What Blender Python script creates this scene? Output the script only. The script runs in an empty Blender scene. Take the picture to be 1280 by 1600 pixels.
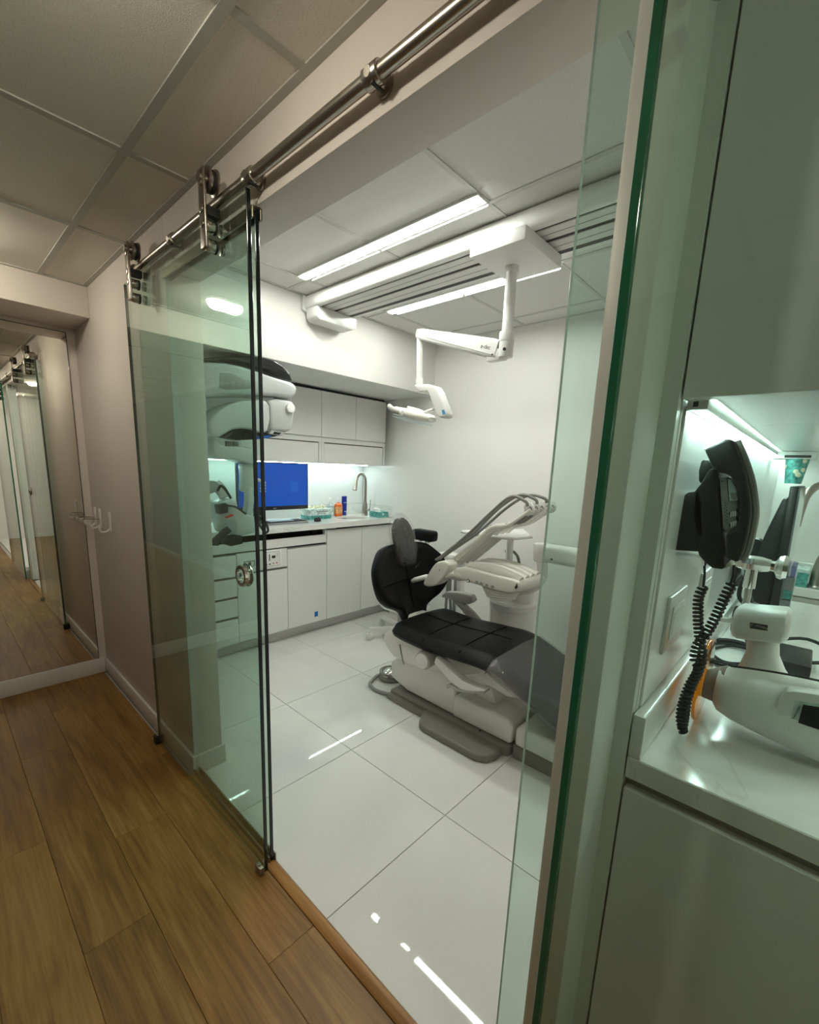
import bpy, bmesh, math, random
from mathutils import Vector, Matrix
random.seed(7)
SC = bpy.context.scene
COL = SC.collection
PI = math.pi

# ------------------------------------------------------------------ camera
CAM = Vector((0, 0, 1.43))
FPX, CX, CY = 690.7, 640.0, 866.0
def _rot(v):
    v = Vector(v); th = v.length
    return Matrix.Rotation(th, 3, v / th)
RC = _rot((1.6581, .6809, -.5047))          # rows: image right, image down, view direction
cam_data = bpy.data.cameras.new('camera')
cam_data.sensor_fit = 'VERTICAL'
cam_data.sensor_height = 36
cam_data.sensor_width = 28.8
cam_data.lens = FPX / 1600 * 36
cam_data.shift_y = (CY - 800) / 1600
cam_data.clip_start = .02
cam = bpy.data.objects.new('camera', cam_data)
COL.objects.link(cam)
m3 = Matrix((RC[0], -RC[1], -RC[2])).transposed()
cam.matrix_world = Matrix.Translation(CAM) @ m3.to_4x4()
SC.camera = cam
# ------------------------------------------------------------------ world, exposure
world = bpy.data.worlds.new('world'); SC.world = world; world.use_nodes = True
world.node_tree.nodes['Background'].inputs[0].default_value = (.8, .85, .9, 1)
world.node_tree.nodes['Background'].inputs[1].default_value = .02
SC.view_settings.view_transform = 'Standard'
SC.view_settings.look = 'None'
SC.view_settings.gamma = 1
SC.view_settings.use_curve_mapping = False
SC.view_settings.exposure = 0.28
LED_ROOM = 70.0
LED_STRIP = 34.0
LED_HALL = 118.0

def W(px, py, ax, val):
    """point of the place seen at photo pixel (px,py) on the plane axis=val"""
    d = RC.transposed() @ Vector(((px - CX) / FPX, (py - CY) / FPX, 1))
    t = (val - CAM[ax]) / d[ax]
    return CAM + d * t

# ------------------------------------------------------------------ materials
MATS = {}
def mat(name, col, rough=.5, metal=0, spec=.5, bump=0, bscale=40, emit=0, coat=0, var=0, vscale=6):
    m = bpy.data.materials.new(name); m.use_nodes = True
    nt = m.node_tree; b = nt.nodes['Principled BSDF']
    b.inputs['Base Color'].default_value = (*col, 1)
    b.inputs['Roughness'].default_value = rough
    b.inputs['Metallic'].default_value = metal
    b.inputs['Specular IOR Level'].default_value = spec
    b.inputs['Coat Weight'].default_value = coat
    if emit:
        b.inputs['Emission Color'].default_value = (*col, 1)
        b.inputs['Emission Strength'].default_value = emit
    tc = None
    if bump or var:
        tc = nt.nodes.new('ShaderNodeTexCoord')
    if bump:
        n = nt.nodes.new('ShaderNodeTexNoise'); n.inputs['Scale'].default_value = bscale
        n.inputs['Detail'].default_value = 4
        nt.links.new(tc.outputs['Object'], n.inputs['Vector'])
        bp = nt.nodes.new('ShaderNodeBump'); bp.inputs['Strength'].default_value = bump
        bp.inputs['Distance'].default_value = .002
        nt.links.new(n.outputs['Fac'], bp.inputs['Height'])
        nt.links.new(bp.outputs['Normal'], b.inputs['Normal'])
    if var:
        n = nt.nodes.new('ShaderNodeTexNoise'); n.inputs['Scale'].default_value = vscale
        n.inputs['Detail'].default_value = 5
        nt.links.new(tc.outputs['Object'], n.inputs['Vector'])
        r = nt.nodes.new('ShaderNodeValToRGB')
        r.color_ramp.elements[0].position = .35; r.color_ramp.elements[1].position = .65
        r.color_ramp.elements[0].color = (*[c * (1 - var) for c in col], 1)
        r.color_ramp.elements[1].color = (*[min(1, c * (1 + var * .4)) for c in col], 1)
        nt.links.new(n.outputs['Fac'], r.inputs[0])
        nt.links.new(r.outputs[0], b.inputs['Base Color'])
    MATS[name] = m
    return m

def mat_glass(name, tint, ior=1.5, rough=0.0, gloss=1.0):
    m = bpy.data.materials.new(name); m.use_nodes = True
    nt = m.node_tree; nt.nodes.clear()
    out = nt.nodes.new('ShaderNodeOutputMaterial')
    mix = nt.nodes.new('ShaderNodeMixShader')
    tr = nt.nodes.new('ShaderNodeBsdfTransparent'); tr.inputs[0].default_value = (*tint, 1)
    gl = nt.nodes.new('ShaderNodeBsdfGlossy'); gl.inputs['Roughness'].default_value = rough
    gl.inputs[0].default_value = (gloss, gloss, gloss, 1)
    lw = nt.nodes.new('ShaderNodeLayerWeight'); lw.inputs[0].default_value = .5
    pw = nt.nodes.new('ShaderNodeMath'); pw.operation = 'POWER'; pw.inputs[1].default_value = 5
    f0 = ((ior - 1) / (ior + 1)) ** 2
    ma = nt.nodes.new('ShaderNodeMath'); ma.operation = 'MULTIPLY_ADD'; ma.inputs[1].default_value = 1 - f0; ma.inputs[2].default_value = f0
    nt.links.new(lw.outputs['Facing'], pw.inputs[0]); nt.links.new(pw.outputs[0], ma.inputs[0])
    nt.links.new(ma.outputs[0], mix.inputs[0]); nt.links.new(tr.outputs[0], mix.inputs[1])
    nt.links.new(gl.outputs[0], mix.inputs[2]); nt.links.new(mix.outputs[0], out.inputs[0])
    MATS[name] = m
    return m

def mat_wood(name, c1, c2, c3, axis=0):
    m = bpy.data.materials.new(name); m.use_nodes = True
    nt = m.node_tree; b = nt.nodes['Principled BSDF']; L = nt.links.new
    tc = nt.nodes.new('ShaderNodeTexCoord'); oi = nt.nodes.new('ShaderNodeObjectInfo')
    mul = nt.nodes.new('ShaderNodeVectorMath'); mul.operation = 'SCALE'
    cmb = nt.nodes.new('ShaderNodeCombineXYZ')
    for i in range(3): L(oi.outputs['Random'], cmb.inputs[i])
    mul.inputs['Scale'].default_value = 37; L(cmb.outputs[0], mul.inputs[0])
    add = nt.nodes.new('ShaderNodeVectorMath'); L(tc.outputs['Object'], add.inputs[0]); L(mul.outputs[0], add.inputs[1])
    mp = nt.nodes.new('ShaderNodeMapping'); mp.inputs['Scale'].default_value = (1.1, 9, 9); L(add.outputs[0], mp.inputs[0])
    n1 = nt.nodes.new('ShaderNodeTexNoise'); n1.inputs['Scale'].default_value = 1.6; n1.inputs['Detail'].default_value = 6
    n1.inputs['Distortion'].default_value = 1.4; L(mp.outputs[0], n1.inputs[0])
    wv = nt.nodes.new('ShaderNodeTexNoise'); wv.inputs['Scale'].default_value = 7
    mp2 = nt.nodes.new('ShaderNodeMapping'); mp2.inputs['Scale'].default_value = (.7, 16, 16); L(add.outputs[0], mp2.inputs[0])
    L(mp2.outputs[0], wv.inputs[0]); wv.inputs['Detail'].default_value = 8; wv.inputs['Distortion'].default_value = .6
    ramp = nt.nodes.new('ShaderNodeValToRGB'); cr = ramp.color_ramp
    cr.elements[0].position = .3; cr.elements[0].color = (*c1, 1)
    cr.elements[1].position = .72; cr.elements[1].color = (*c3, 1)
    e = cr.elements.new(.5); e.color = (*c2, 1)
    L(n1.outputs[0], ramp.inputs[0])
    mx = nt.nodes.new('ShaderNodeMix'); mx.data_type = 'RGBA'; mx.blend_type = 'MULTIPLY'
    mx.inputs['Factor'].default_value = .55
    r2 = nt.nodes.new('ShaderNodeValToRGB'); r2.color_ramp.elements[0].position = .34; r2.color_ramp.elements[1].position = .6
    r2.color_ramp.elements[0].color = (.52, .44, .36, 1); r2.color_ramp.elements[1].color = (1, 1, 1, 1)
    L(wv.outputs[0], r2.inputs[0]); L(ramp.outputs[0], mx.inputs[6]); L(r2.outputs[0], mx.inputs[7])
    # each plank a little lighter or darker
    hs = nt.nodes.new('ShaderNodeHueSaturation'); mr = nt.nodes.new('ShaderNodeMapRange')
    mr.inputs['To Min'].default_value = .90; mr.inputs['To Max'].default_value = 1.12
    L(oi.outputs['Random'], mr.inputs[0]); L(mr.outputs[0], hs.inputs['Value']); L(mx.outputs[2], hs.inputs['Color'])
    L(hs.outputs[0], b.inputs['Base Color'])
    b.inputs['Roughness'].default_value = .42; b.inputs['Specular IOR Level'].default_value = .35
    bp = nt.nodes.new('ShaderNodeBump'); bp.inputs['Strength'].default_value = .12; bp.inputs['Distance'].default_value = .002
    L(wv.outputs[0], bp.inputs['Height']); L(bp.outputs[0], b.inputs['Normal'])
    MATS[name] = m
    return m

def mat_stone(name, base, vein, rough, scale=1.3, width=.04, amount=.6):
    m = bpy.data.materials.new(name); m.use_nodes = True
    nt = m.node_tree; b = nt.nodes['Principled BSDF']; L = nt.links.new
    geo = nt.nodes.new('ShaderNodeNewGeometry')
    n = nt.nodes.new('ShaderNodeTexNoise'); n.inputs['Scale'].default_value = scale
    n.inputs['Detail'].default_value = 7; n.inputs['Distortion'].default_value = 1.6
    L(geo.outputs['Position'], n.inputs[0])
    sub = nt.nodes.new('ShaderNodeMath'); sub.operation = 'SUBTRACT'; sub.inputs[1].default_value = .5; L(n.outputs[0], sub.inputs[0])
    ab = nt.nodes.new('ShaderNodeMath'); ab.operation = 'ABSOLUTE'; L(sub.outputs[0], ab.inputs[0])
    r = nt.nodes.new('ShaderNodeValToRGB'); r.color_ramp.elements[0].position = 0; r.color_ramp.elements[1].position = width
    mixc = [b0 * (1 - amount) + v0 * amount for b0, v0 in zip(base, vein)]
    r.color_ramp.elements[0].color = (*mixc, 1); r.color_ramp.elements[1].color = (*base, 1)
    L(ab.outputs[0], r.inputs[0]); L(r.outputs[0], b.inputs['Base Color'])
    b.inputs['Roughness'].default_value = rough
    MATS[name] = m
    return m

mat('paint', (.80, .79, .765), .55, bump=.15, bscale=160)
mat('paint_warm_lit', (.74, .68, .62), .5, bump=.12, bscale=160)  # same wall paint, with the warm corridor light put into its colour
mat('paint_dark', (.15, .135, .12), .6, bump=.12, bscale=160)  # for the unseen opposite wall, darkened to weaken its reflection in the glass
mat('trim_white', (.76, .74, .70), .4)
mat('stub_white', (.72, .755, .69), .4)
mat('tile_ceiling', (.77, .77, .74), .9, bump=.8, bscale=420, var=.07, vscale=260)
mat('tile_ceiling_hall', (.84, .80, .71), .9, bump=.8, bscale=420, var=.10, vscale=260)
mat('tee', (.60, .60, .57), .45)
mat('tee_hall', (.50, .50, .45), .5)
mat('slab', (.3, .28, .26), .8)
mat('grout', (.46, .46, .44), .8)
mat_wood('oak', (.185, .088, .018), (.262, .136, .031), (.335, .192, .054))
mat_wood('oak_strip', (.24, .115, .028), (.34, .17, .045), (.42, .235, .07))
mat_stone('floor_tile', (.80, .80, .775), (.70, .70, .68), .025, scale=.9, width=.12, amount=.35)
mat_stone('quartz', (.80, .80, .775), (.42, .43, .42), .12, scale=1.6, width=.008, amount=.28)
mat('cabinet', (.80, .795, .78), .28, coat=.15)
mat('cabinet_gap', (.30, .30, .29), .6)
mat('splash', (.84, .85, .84), .18)
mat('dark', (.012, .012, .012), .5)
mat('black_plastic', (.013, .014, .014), .42)
mat('phone_black', (.006, .007, .007), .5, bump=.1, bscale=500)
mat('phone_grey', (.24, .25, .24), .45)
mat('leather', (.004, .004, .0045), .45, bump=.25, bscale=300, spec=.14)
mat('leather_seam', (.002, .002, .002), .7, spec=.05)
mat('plastic', (.82, .815, .77), .32)
mat('plastic_warm', (.76, .745, .68), .3)
mat('plastic_white', (.83, .83, .81), .3)
mat('plastic_grey', (.30, .30, .285), .4)
mat('cone_grey', (.30, .31, .31), .45)
mat('base_grey', (.23, .215, .19), .42)
mat('armrest_grey', (.42, .415, .385), .45)
mat('hose_grey', (.22, .22, .21), .5)
mat('xray_white', (.55, .575, .585), .22, coat=.3)
mat('xray_grey', (.33, .355, .365), .35)
mat('xray_dark', (.018, .019, .019), .08, coat=.6)
mat('steel', (.50, .47, .42), .27, metal=1)
mat('chrome', (.82, .82, .80), .1, metal=1)
mat('nickel', (.40, .365, .32), .3, metal=1)
mat('bronze', (.27, .235, .17), .3, metal=1)
mat('rubber', (.015, .015, .015), .6)
mat('glass_edge', (.004, .009, .008), .12)
mat('glass_edge_mid', (.09, .12, .11), .12)
mat('glass_edge_green', (.016, .15, .075), .10, spec=.6)
mat('glass_edge_light', (.70, .74, .72), .1)
mat_glass('glass', (.875, .955, .920))
mat_glass('glass_lens', (.93, .94, .93), ior=1.3)
def mat_film(name, tint, haze, gloss, bump):
    m = bpy.data.materials.new(name); m.use_nodes = True
    nt = m.node_tree; nt.nodes.clear(); L = nt.links.new
    out = nt.nodes.new('ShaderNodeOutputMaterial')
    tr = nt.nodes.new('ShaderNodeBsdfTransparent'); tr.inputs[0].default_value = (*tint, 1)
    df = nt.nodes.new('ShaderNodeBsdfDiffuse'); df.inputs[0].default_value = (.8, .8, .8, 1)
    gl = nt.nodes.new('ShaderNodeBsdfGlossy'); gl.inputs['Roughness'].default_value = .14
    tc = nt.nodes.new('ShaderNodeTexCoord'); n = nt.nodes.new('ShaderNodeTexNoise')
    n.inputs['Scale'].default_value = 22; n.inputs['Detail'].default_value = 3; n.inputs['Distortion'].default_value = 1.5
    bp = nt.nodes.new('ShaderNodeBump'); bp.inputs['Strength'].default_value = bump; bp.inputs['Distance'].default_value = .01
    L(tc.outputs['Object'], n.inputs[0]); L(n.outputs[0], bp.inputs['Height']); L(bp.outputs[0], gl.inputs['Normal'])
    a = nt.nodes.new('ShaderNodeMixShader'); a.inputs[0].default_value = haze; L(tr.outputs[0], a.inputs[1]); L(df.outputs[0], a.inputs[2])
    b = nt.nodes.new('ShaderNodeMixShader'); b.inputs[0].default_value = gloss; L(a.outputs[0], b.inputs[1]); L(gl.outputs[0], b.inputs[2])
    L(b.outputs[0], out.inputs[0]); MATS[name] = m
mat_film('film', (.96, .96, .96), .028, .11, 1.0)
mat_film('film_leg', (.9, .9, .9), .075, .05, .35)
mat_glass('amber', (.88, .46, .05), ior=1.4, rough=.1)
mat_glass('clear_plastic', (.88, .93, .95), ior=1.35, rough=.05)
mat('mirror', (.86, .83, .76), 0.0, metal=1)
mat('alu', (.70, .70, .68), .38, metal=.6)
mat('alu_white', (.74, .74, .72), .4)
mat('led_room', (.97, 1.0, .90), .5, emit=LED_ROOM)
mat('led_strip', (.80, 1.0, .95), .5, emit=LED_STRIP)
mat('led_hall', (1.0, .925, .76), .5, emit=LED_HALL)
mat('screen_blue', (.002, .070, .40), .3, emit=.8)
mat('screen_blue2', (.008, .095, .46), .3, emit=.8)
for k_ in ('screen_blue', 'screen_blue2'): MATS[k_].node_tree.nodes['Principled BSDF'].inputs['Base Color'].default_value = (0, .002, .01, 1)
mat('lcd', (.012, .013, .014), .12)
mat('teal', (.10, .40, .36), .5, var=.55, vscale=70)
mat('teal_white', (.62, .75, .72), .5, var=.35, vscale=40)
mat('paper', (.82, .82, .80), .8)
mat('paper_yellow', (.74, .72, .52), .8)
mat('paper_blue', (.55, .72, .76), .7)
mat('orange', (.80, .16, .03), .3)
mat('orange_label', (.85, .42, .18), .4, var=.5, vscale=90)
mat('blue_tube', (.005, .02, .24), .35)
mat('blue_tape', (.01, .14, .56), .6)
mat('blue_mark', (.05, .30, .62), .4)
mat('lilac', (.28, .33, .62), .5)
mat('led_red', (.7, .05, .03), .4)
mat('ink', (.03, .03, .03), .6)
mat('white_print', (.75, .75, .75), .6)

# ------------------------------------------------------------------ mesh helpers
def BM(): return bmesh.new()
def merge(bm, t, M=None):
    if M is not None: t.transform(M)
    me = bpy.data.meshes.new('tmp'); t.to_mesh(me); t.free()
    bm.from_mesh(me); bpy.data.meshes.remove(me)
def bevel_all(t, r, seg=2, ang=None):
    if r <= 0: return
    es = t.edges[:] if ang is None else [e for e in t.edges if len(e.link_faces) == 2 and e.calc_face_angle() > ang]
    bmesh.ops.bevel(t, geom=es, offset=r, segments=seg, profile=.5, affect='EDGES', clamp_overlap=True)
def bx(bm, lo, hi, bev=0, seg=2, M=None):
    t = BM(); lo = Vector(lo); hi = Vector(hi)
    bmesh.ops.create_cube(t, size=1)
    for v in t.verts:
        v.co = Vector((lo[i] + (v.co[i] + .5) * (hi[i] - lo[i]) for i in range(3)))
    bevel_all(t, bev, seg); merge(bm, t, M)
def cyl(bm, a, b, r, r2=None, n=24, bev=0, cap=True):
    a = Vector(a); b = Vector(b); d = b - a
    t = BM(); bmesh.ops.create_cone(t, cap_ends=cap, segments=n, radius1=r, radius2=r if r2 is None else r2, depth=d.length)
    if bev: bevel_all(t, bev, 2, .9)
    M = Matrix.Translation((a + b) / 2) @ d.to_track_quat('Z', 'Y').to_matrix().to_4x4()
    merge(bm, t, M)
def prism(bm, pts, off, bev=0, seg=2):
    """closed outline of 3-D points extruded by vector off"""
    t = BM(); off = Vector(off)
    a = [t.verts.new(Vector(p)) for p in pts]; b = [t.verts.new(Vector(p) + off) for p in pts]
    n = len(pts)
    t.faces.new(a); t.faces.new(b[::-1])
    for i in range(n): t.faces.new((a[i], b[i], b[(i + 1) % n], a[(i + 1) % n]))
    bmesh.ops.recalc_face_normals(t, faces=t.faces[:])
    if bev:
        es = [e for e in t.edges if e.calc_face_angle(0) > .6]
        bmesh.ops.bevel(t, geom=es, offset=bev, segments=seg, profile=.5, affect='EDGES', clamp_overlap=True)
    bmesh.ops.triangulate(t, faces=[f for f in t.faces if len(f.verts) > 6])
    merge(bm, t)
def smooth(pts, k=4):
    """Catmull-Rom through the points"""
    P = [Vector(p) for p in pts]; out = []
    for i in range(len(P) - 1):
        p0 = P[max(i - 1, 0)]; p1 = P[i]; p2 = P[i + 1]; p3 = P[min(i + 2, len(P) - 1)]
        for j in range(k):
            s = j / k
            out.append(.5 * ((2 * p1) + (p2 - p0) * s + (2 * p0 - 5 * p1 + 4 * p2 - p3) * s * s + (3 * p1 - p0 - 3 * p2 + p3) * s ** 3))
    out.append(P[-1]); return out
def smooth_closed(pts, k=3):
    P = [Vector(p) for p in pts]; n = len(P); out = []
    for i in range(n):
        p0, p1, p2, p3 = P[i - 1], P[i], P[(i + 1) % n], P[(i + 2) % n]
        for j in range(k):
            s = j / k
            out.append(.5 * ((2 * p1) + (p2 - p0) * s + (2 * p0 - 5 * p1 + 4 * p2 - p3) * s * s + (3 * p1 - p0 - 3 * p2 + p3) * s ** 3))
    return out
def loft(bm, rings, cap=True, closed=False):
    t = BM(); R = [[t.verts.new(Vector(p)) for p in r] for r in rings]
    m = len(R[0]); pairs = list(zip(R[:-1], R[1:]))
    if closed: pairs.append((R[-1], R[0]))
    for a, b in pairs:
        for i in range(m): t.faces.new((a[i], a[(i + 1) % m], b[(i + 1) % m], b[i]))
    if cap and not closed:
        t.faces.new(R[0][::-1]); t.faces.new(R[-1])
    bmesh.ops.recalc_face_normals(t, faces=t.faces[:])
    merge(bm, t)
def tube(bm, pts, r, n=10, k=4, closed=False, sm=True):
    P = smooth(pts, k) if sm else [Vector(p) for p in pts]
    rad = r if callable(r) else (lambda s: r)
    rings = []; up = None
    for i, p in enumerate(P):
        d = (P[min(i + 1, len(P) - 1)] - P[max(i - 1, 0)]).normalized()
        if up is None:
            up = d.orthogonal().normalized()
        up = (up - d * up.dot(d)).normalized(); side = d.cross(up)
        rr = rad(i / max(1, len(P) - 1))
        rings.append([p + (up * math.cos(2 * PI * j / n) + side * math.sin(2 * PI * j / n)) * rr for j in range(n)])
    loft(bm, rings)
def lathe(bm, prof, c=(0, 0, 0), axis=(0, 0, 1), n=28):
    """profile of (radius, height) around axis through c"""
    q = Vector(axis).normalized().to_track_quat('Z', 'Y').to_matrix(); c = Vector(c)
    rings = [[c + q @ Vector((max(r, 1e-4) * math.cos(2 * PI * j / n), max(r, 1e-4) * math.sin(2 * PI * j / n), h)) for j in range(n)] for r, h in prof]
    if prof[0] == prof[-1]: loft(bm, rings[:-1], closed=True)
    else: loft(bm, rings)
def rrect(w, h, r, n=4):
    """rounded rectangle outline in 2-D, centred"""
    out = []
    for cx, cy, a0 in ((w / 2 - r, h / 2 - r, 0), (-w / 2 + r, h / 2 - r, 90), (-w / 2 + r, -h / 2 + r, 180), (w / 2 - r, -h / 2 + r, 270)):
        for i in range(n + 1):
            a = math.radians(a0 + 90 * i / n); out.append((cx + r * math.cos(a), cy + r * math.sin(a)))
    return out
def coil(bm, pts, rc, rw, turns, k=60, n=5):
    P = smooth(pts, 12); L = [0]
    for a, b in zip(P[:-1], P[1:]): L.append(L[-1] + (b - a).length)
    tot = L[-1]; out = []; N = int(turns * 9); up = Vector((.3, .9, .2))
    for i in range(N + 1):
        s = tot * i / N; j = max(q for q in range(len(L)) if L[q] <= s + 1e-9); j = min(j, len(P) - 2)
        f = (s - L[j]) / max(1e-9, L[j + 1] - L[j]); p = P[j].lerp(P[j + 1], f); d = (P[j + 1] - P[j]).normalized()
        up = (up - d * up.dot(d)).normalized(); sd = d.cross(up); a = 2 * PI * i / 9
        out.append(p + (up * math.cos(a) + sd * math.sin(a)) * rc)
    tube(bm, out, rw, n=n, sm=False)

def obj(name, bm, material, parent=None, sm=35, label=None):
    me = bpy.data.meshes.new(name)
    bmesh.ops.remove_doubles(bm, verts=bm.verts[:], dist=1e-6) if len(bm.verts) < 60000 else None
    bm.to_mesh(me); bm.free()
    if sm:
        me.polygons.foreach_set('use_smooth', [True] * len(me.polygons))
        me.set_sharp_from_angle(angle=math.radians(sm))
    me.materials.append(MATS[material])
    o = bpy.data.objects.new(name, me); COL.objects.link(o)
    if parent:
        o.parent = parent
        o.matrix_parent_inverse = parent.matrix_world.inverted() if not parent.get('_local') else Matrix()
    if label: o['label'] = label
    return o
def tag(o, label, cat=None, group=None, kind=None):
    o['label'] = label
    if cat: o['category'] = cat
    if group: o['group'] = group
    if kind: o['kind'] = kind
    return o
def thing(name, label, cat, loc=(0, 0, 0), group=None, kind=None):
    """an Empty at the thing's base; parts are built in world coordinates and parented to it"""
    o = bpy.data.objects.new(name, None); COL.objects.link(o); o.location = loc
    o.empty_display_size = .05
    o.matrix_world = Matrix.Translation(loc)
    return tag(o, label, cat, group, kind)
def part(name, fn, material, parent, sm=35, label=None):
    bm = BM(); fn(bm); return obj(name, bm, material, parent, sm, label)
def box(name, lo, hi, material, parent=None, bev=0, seg=2, label=None):
    bm = BM(); bx(bm, lo, hi, bev, seg); return obj(name, bm, material, parent, 35, label)
def struct(name, lo, hi, material, label, bev=0):
    o = box(name, lo, hi, material, None, bev); return tag(o, label, None, None, 'structure')
def share(name, me, loc, parent, scale=None):
    o = bpy.data.objects.new(name, me); COL.objects.link(o); o.parent = parent
    o.matrix_parent_inverse = parent.matrix_world.inverted(); o.location = loc
    if scale: o.scale = scale
    return o
def text(name, body, size, material, parent, M, depth=.0004):
    cu = bpy.data.curves.new('t', 'FONT'); cu.body = body; cu.size = size; cu.extrude = depth
    cu.align_x = 'CENTER'; cu.align_y = 'CENTER'
    t = bpy.data.objects.new('t', cu); COL.objects.link(t)
    dg = bpy.context.evaluated_depsgraph_get()
    me = bpy.data.meshes.new_from_object(t.evaluated_get(dg)); bpy.data.objects.remove(t)
    me.transform(M); me.materials.append(MATS[material])
    o = bpy.data.objects.new(name, me); COL.objects.link(o)
    if parent: o.parent = parent; o.matrix_parent_inverse = parent.matrix_world.inverted()
    return o
def frame_M(p, xdir, ydir):
    x = Vector(xdir).normalized(); y = Vector(ydir); y = (y - x * y.dot(x)).normalized(); z = x.cross(y)
    return Matrix.Translation(p) @ Matrix((x, y, z)).transposed().to_4x4()

# ================================================================== THE SETTING
YW, YW2 = .695, .822            # door wall: corridor face and room face
ZH, ZHALL, ZROOM = 2.108, 2.29, 2.44
XJ = -1.915                      # left end of the opening
XS0, XS1 = -.274, -.208         # stub between the two operatories
XP = -.182                      # face of the partition inside the next room
YB = 3.0                        # back wall
XL = -3.44                      # wall behind the cabinets

floor = struct('floor', (-3.6, -1.2, -.08), (3.2, 3.2, -.012), 'grout', 'oak plank corridor floor meeting white tiled treatment room floor')
# oak planks, .18 wide, 1.21 long
def plank_mesh(length, width, mname, th=.012):
    bm = BM(); bx(bm, (-length / 2, -width / 2, -th), (length / 2, width / 2, 0), .0009, 1)
    me = bpy.data.meshes.new('plank'); bm.to_mesh(me); bm.free(); me.materials.append(MATS[mname]); return me
PLK = {}
def plank(x0, x1, y0, y1):
    key = (round(x1 - x0, 3), round(y1 - y0, 3))
    if key not in PLK: PLK[key] = plank_mesh(key[0] - .0008, key[1] - .0008, 'oak')
    share('plank', PLK[key], ((x0 + x1) / 2, (y0 + y1) / 2, 0), floor)
row_joint = {0: -.957, 1: -1.76, 2: -1.36, 3: -.72, 4: -1.05, 5: -.4, 6: -1.6, 7: -.9, 8: -1.3, 9: -.6}
for r in range(10):
    y1 = .675 - .18 * r; y0 = y1 - .18
    if r == 0: y0, y1 = .515, .672
    else: y1 = .515 - .18 * (r - 1); y0 = y1 - .18
    xs = [row_joint[r] + 1.21 * k for k in range(-3, 5)]
    xs = [-3.36] + [x for x in xs if -3.30 < x < 3.0] + [3.1]
    for a, b in zip(xs[:-1], xs[1:]): plank(a, b, y0, y1)
# white polished tiles
TX = [-3.1, -2.775, -2.165, -1.555, -.945, -.30]; TY = [.712, 1.325, 1.935, 2.545, 3.0]
TL = {}
def tile(x0, x1, y0, y1):
    key = (round(x1 - x0, 3), round(y1 - y0, 3))
    if key not in TL: TL[key] = plank_mesh(key[0] - .003, key[1] - .003, 'floor_tile')
    share('tile', TL[key], ((x0 + x1) / 2, (y0 + y1) / 2, 0), floor)
for i in range(len(TX) - 1):
    for j in range(len(TY) - 1): tile(TX[i], TX[i + 1], TY[j], TY[j + 1])
for i in range(5):
    for j in range(len(TY) - 1): tile(.5 + .53 * i, .5 + .53 * (i + 1), TY[j], TY[j + 1])
# oak threshold strip at the opening
def f(bm):
    prism(bm, [(-3.3, .672, -.004), (-3.3, .672, .004), (-3.3, .682, .011), (-3.3, .703, .011), (-3.3, .711, .003), (-3.3, .711, -.004)], (6.3, 0, 0))
me_t = BM(); prism(me_t, [(0, .672, -.004), (0, .672, .004), (0, .682, .011), (0, .703, .011), (0, .711, .003), (0, .711, -.004)], (1.675, 0, 0))
o = obj('trim_1', me_t, 'oak_strip'); o.location.x = -1.915
tag(o, 'narrow oak threshold strip between wood planks and white tiles', None, None, 'structure')

# walls
struct('wall_near_left', (-3.45, YW, 0), (XJ, YW2, ZROOM), 'paint_warm_lit', 'corridor wall left of the glass opening, with hooks, tinted as by warm light', .003)
struct('wall_header', (XJ, YW, ZH), (3.1, YW2, ZROOM), 'paint_warm_lit', 'wall header above the glass opening carrying the steel track', .002)
struct('wall_near_right', (XS0, YW, 0), (XS1, YW2, ZH), 'stub_white', 'narrow white wall end beside the right glass panel', .007)
struct('wall_filler', (XS1, .80, 0), (XP - .001, YW2, ZH), 'stub_white', 'narrow white filler strip next to the cabinet end panel')
struct('wall_partition', (XS0, YW2, 0), (XP, YB, ZROOM), 'paint', 'white partition wall carrying the black telephone')
struct('wall_back', (XL + .46, YB, 0), (3.1, 3.2, ZROOM), 'paint', 'plain white back wall behind the dental chair')
struct('wall_back_alcove', (-3.6, YB + .03, 0), (XL + .46, 3.2, ZROOM), 'paint', 'white return wall at the end of the cabinet alcove')
struct('wall_left', (-3.6, YW2, 0), (XL, YB + .03, ZROOM), 'paint', 'white wall behind the cabinets and counter')
struct('wall_soffit', (XL, YW2, 2.03), (-2.53, YB + .02, ZROOM), 'paint', 'white soffit above the wall cabinets', .003)
struct('wall_end', (-3.6, -1.2, 0), (-3.36, YW, ZROOM), 'paint_warm_lit', 'corridor end wall behind the large mirror')
struct('wall_bulkhead', (-3.36, -1.2, 2.14), (-3.0, YW, ZROOM), 'paint_warm_lit', 'boxed bulkhead under the ceiling above the mirror', .003)
struct('wall_opposite', (-3.6, -1.35, 0), (3.2, -1.2, ZROOM), 'paint_dark', 'corridor wall behind the viewer')
struct('wall_right', (3.1, -1.2, 0), (3.25, 3.2, ZROOM), 'paint', 'white end wall far to the right')

# baseboards
def baseboard(name, pts, label):
    def fn(bm):
        for lo, hi in pts: bx(bm, lo, hi, .003)
    o = part(name, fn, 'trim_white', None); tag(o, label, None, None, 'structure')
baseboard('baseboard_left', [((-3.352, YW - .013, 0), (XJ + .012, YW, .095))], 'white baseboard along the corridor wall')
baseboard('baseboard_jamb', [((XJ, YW, 0), (XJ + .012, YW2 + .012, .095)), ((-3.0, YW2, 0), (XJ, YW2 + .012, .095))], 'white baseboard wrapping the wall end behind the fixed glass')
baseboard('baseboard_end', [((-3.36, -1.2, 0), (-3.345, YW - .013, .10))], 'white baseboard below the corridor mirror')
baseboard('baseboard_back', [((XL + .47, YB - .012, 0), (XS0, YB, .095))], 'white baseboard along the back wall')

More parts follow.
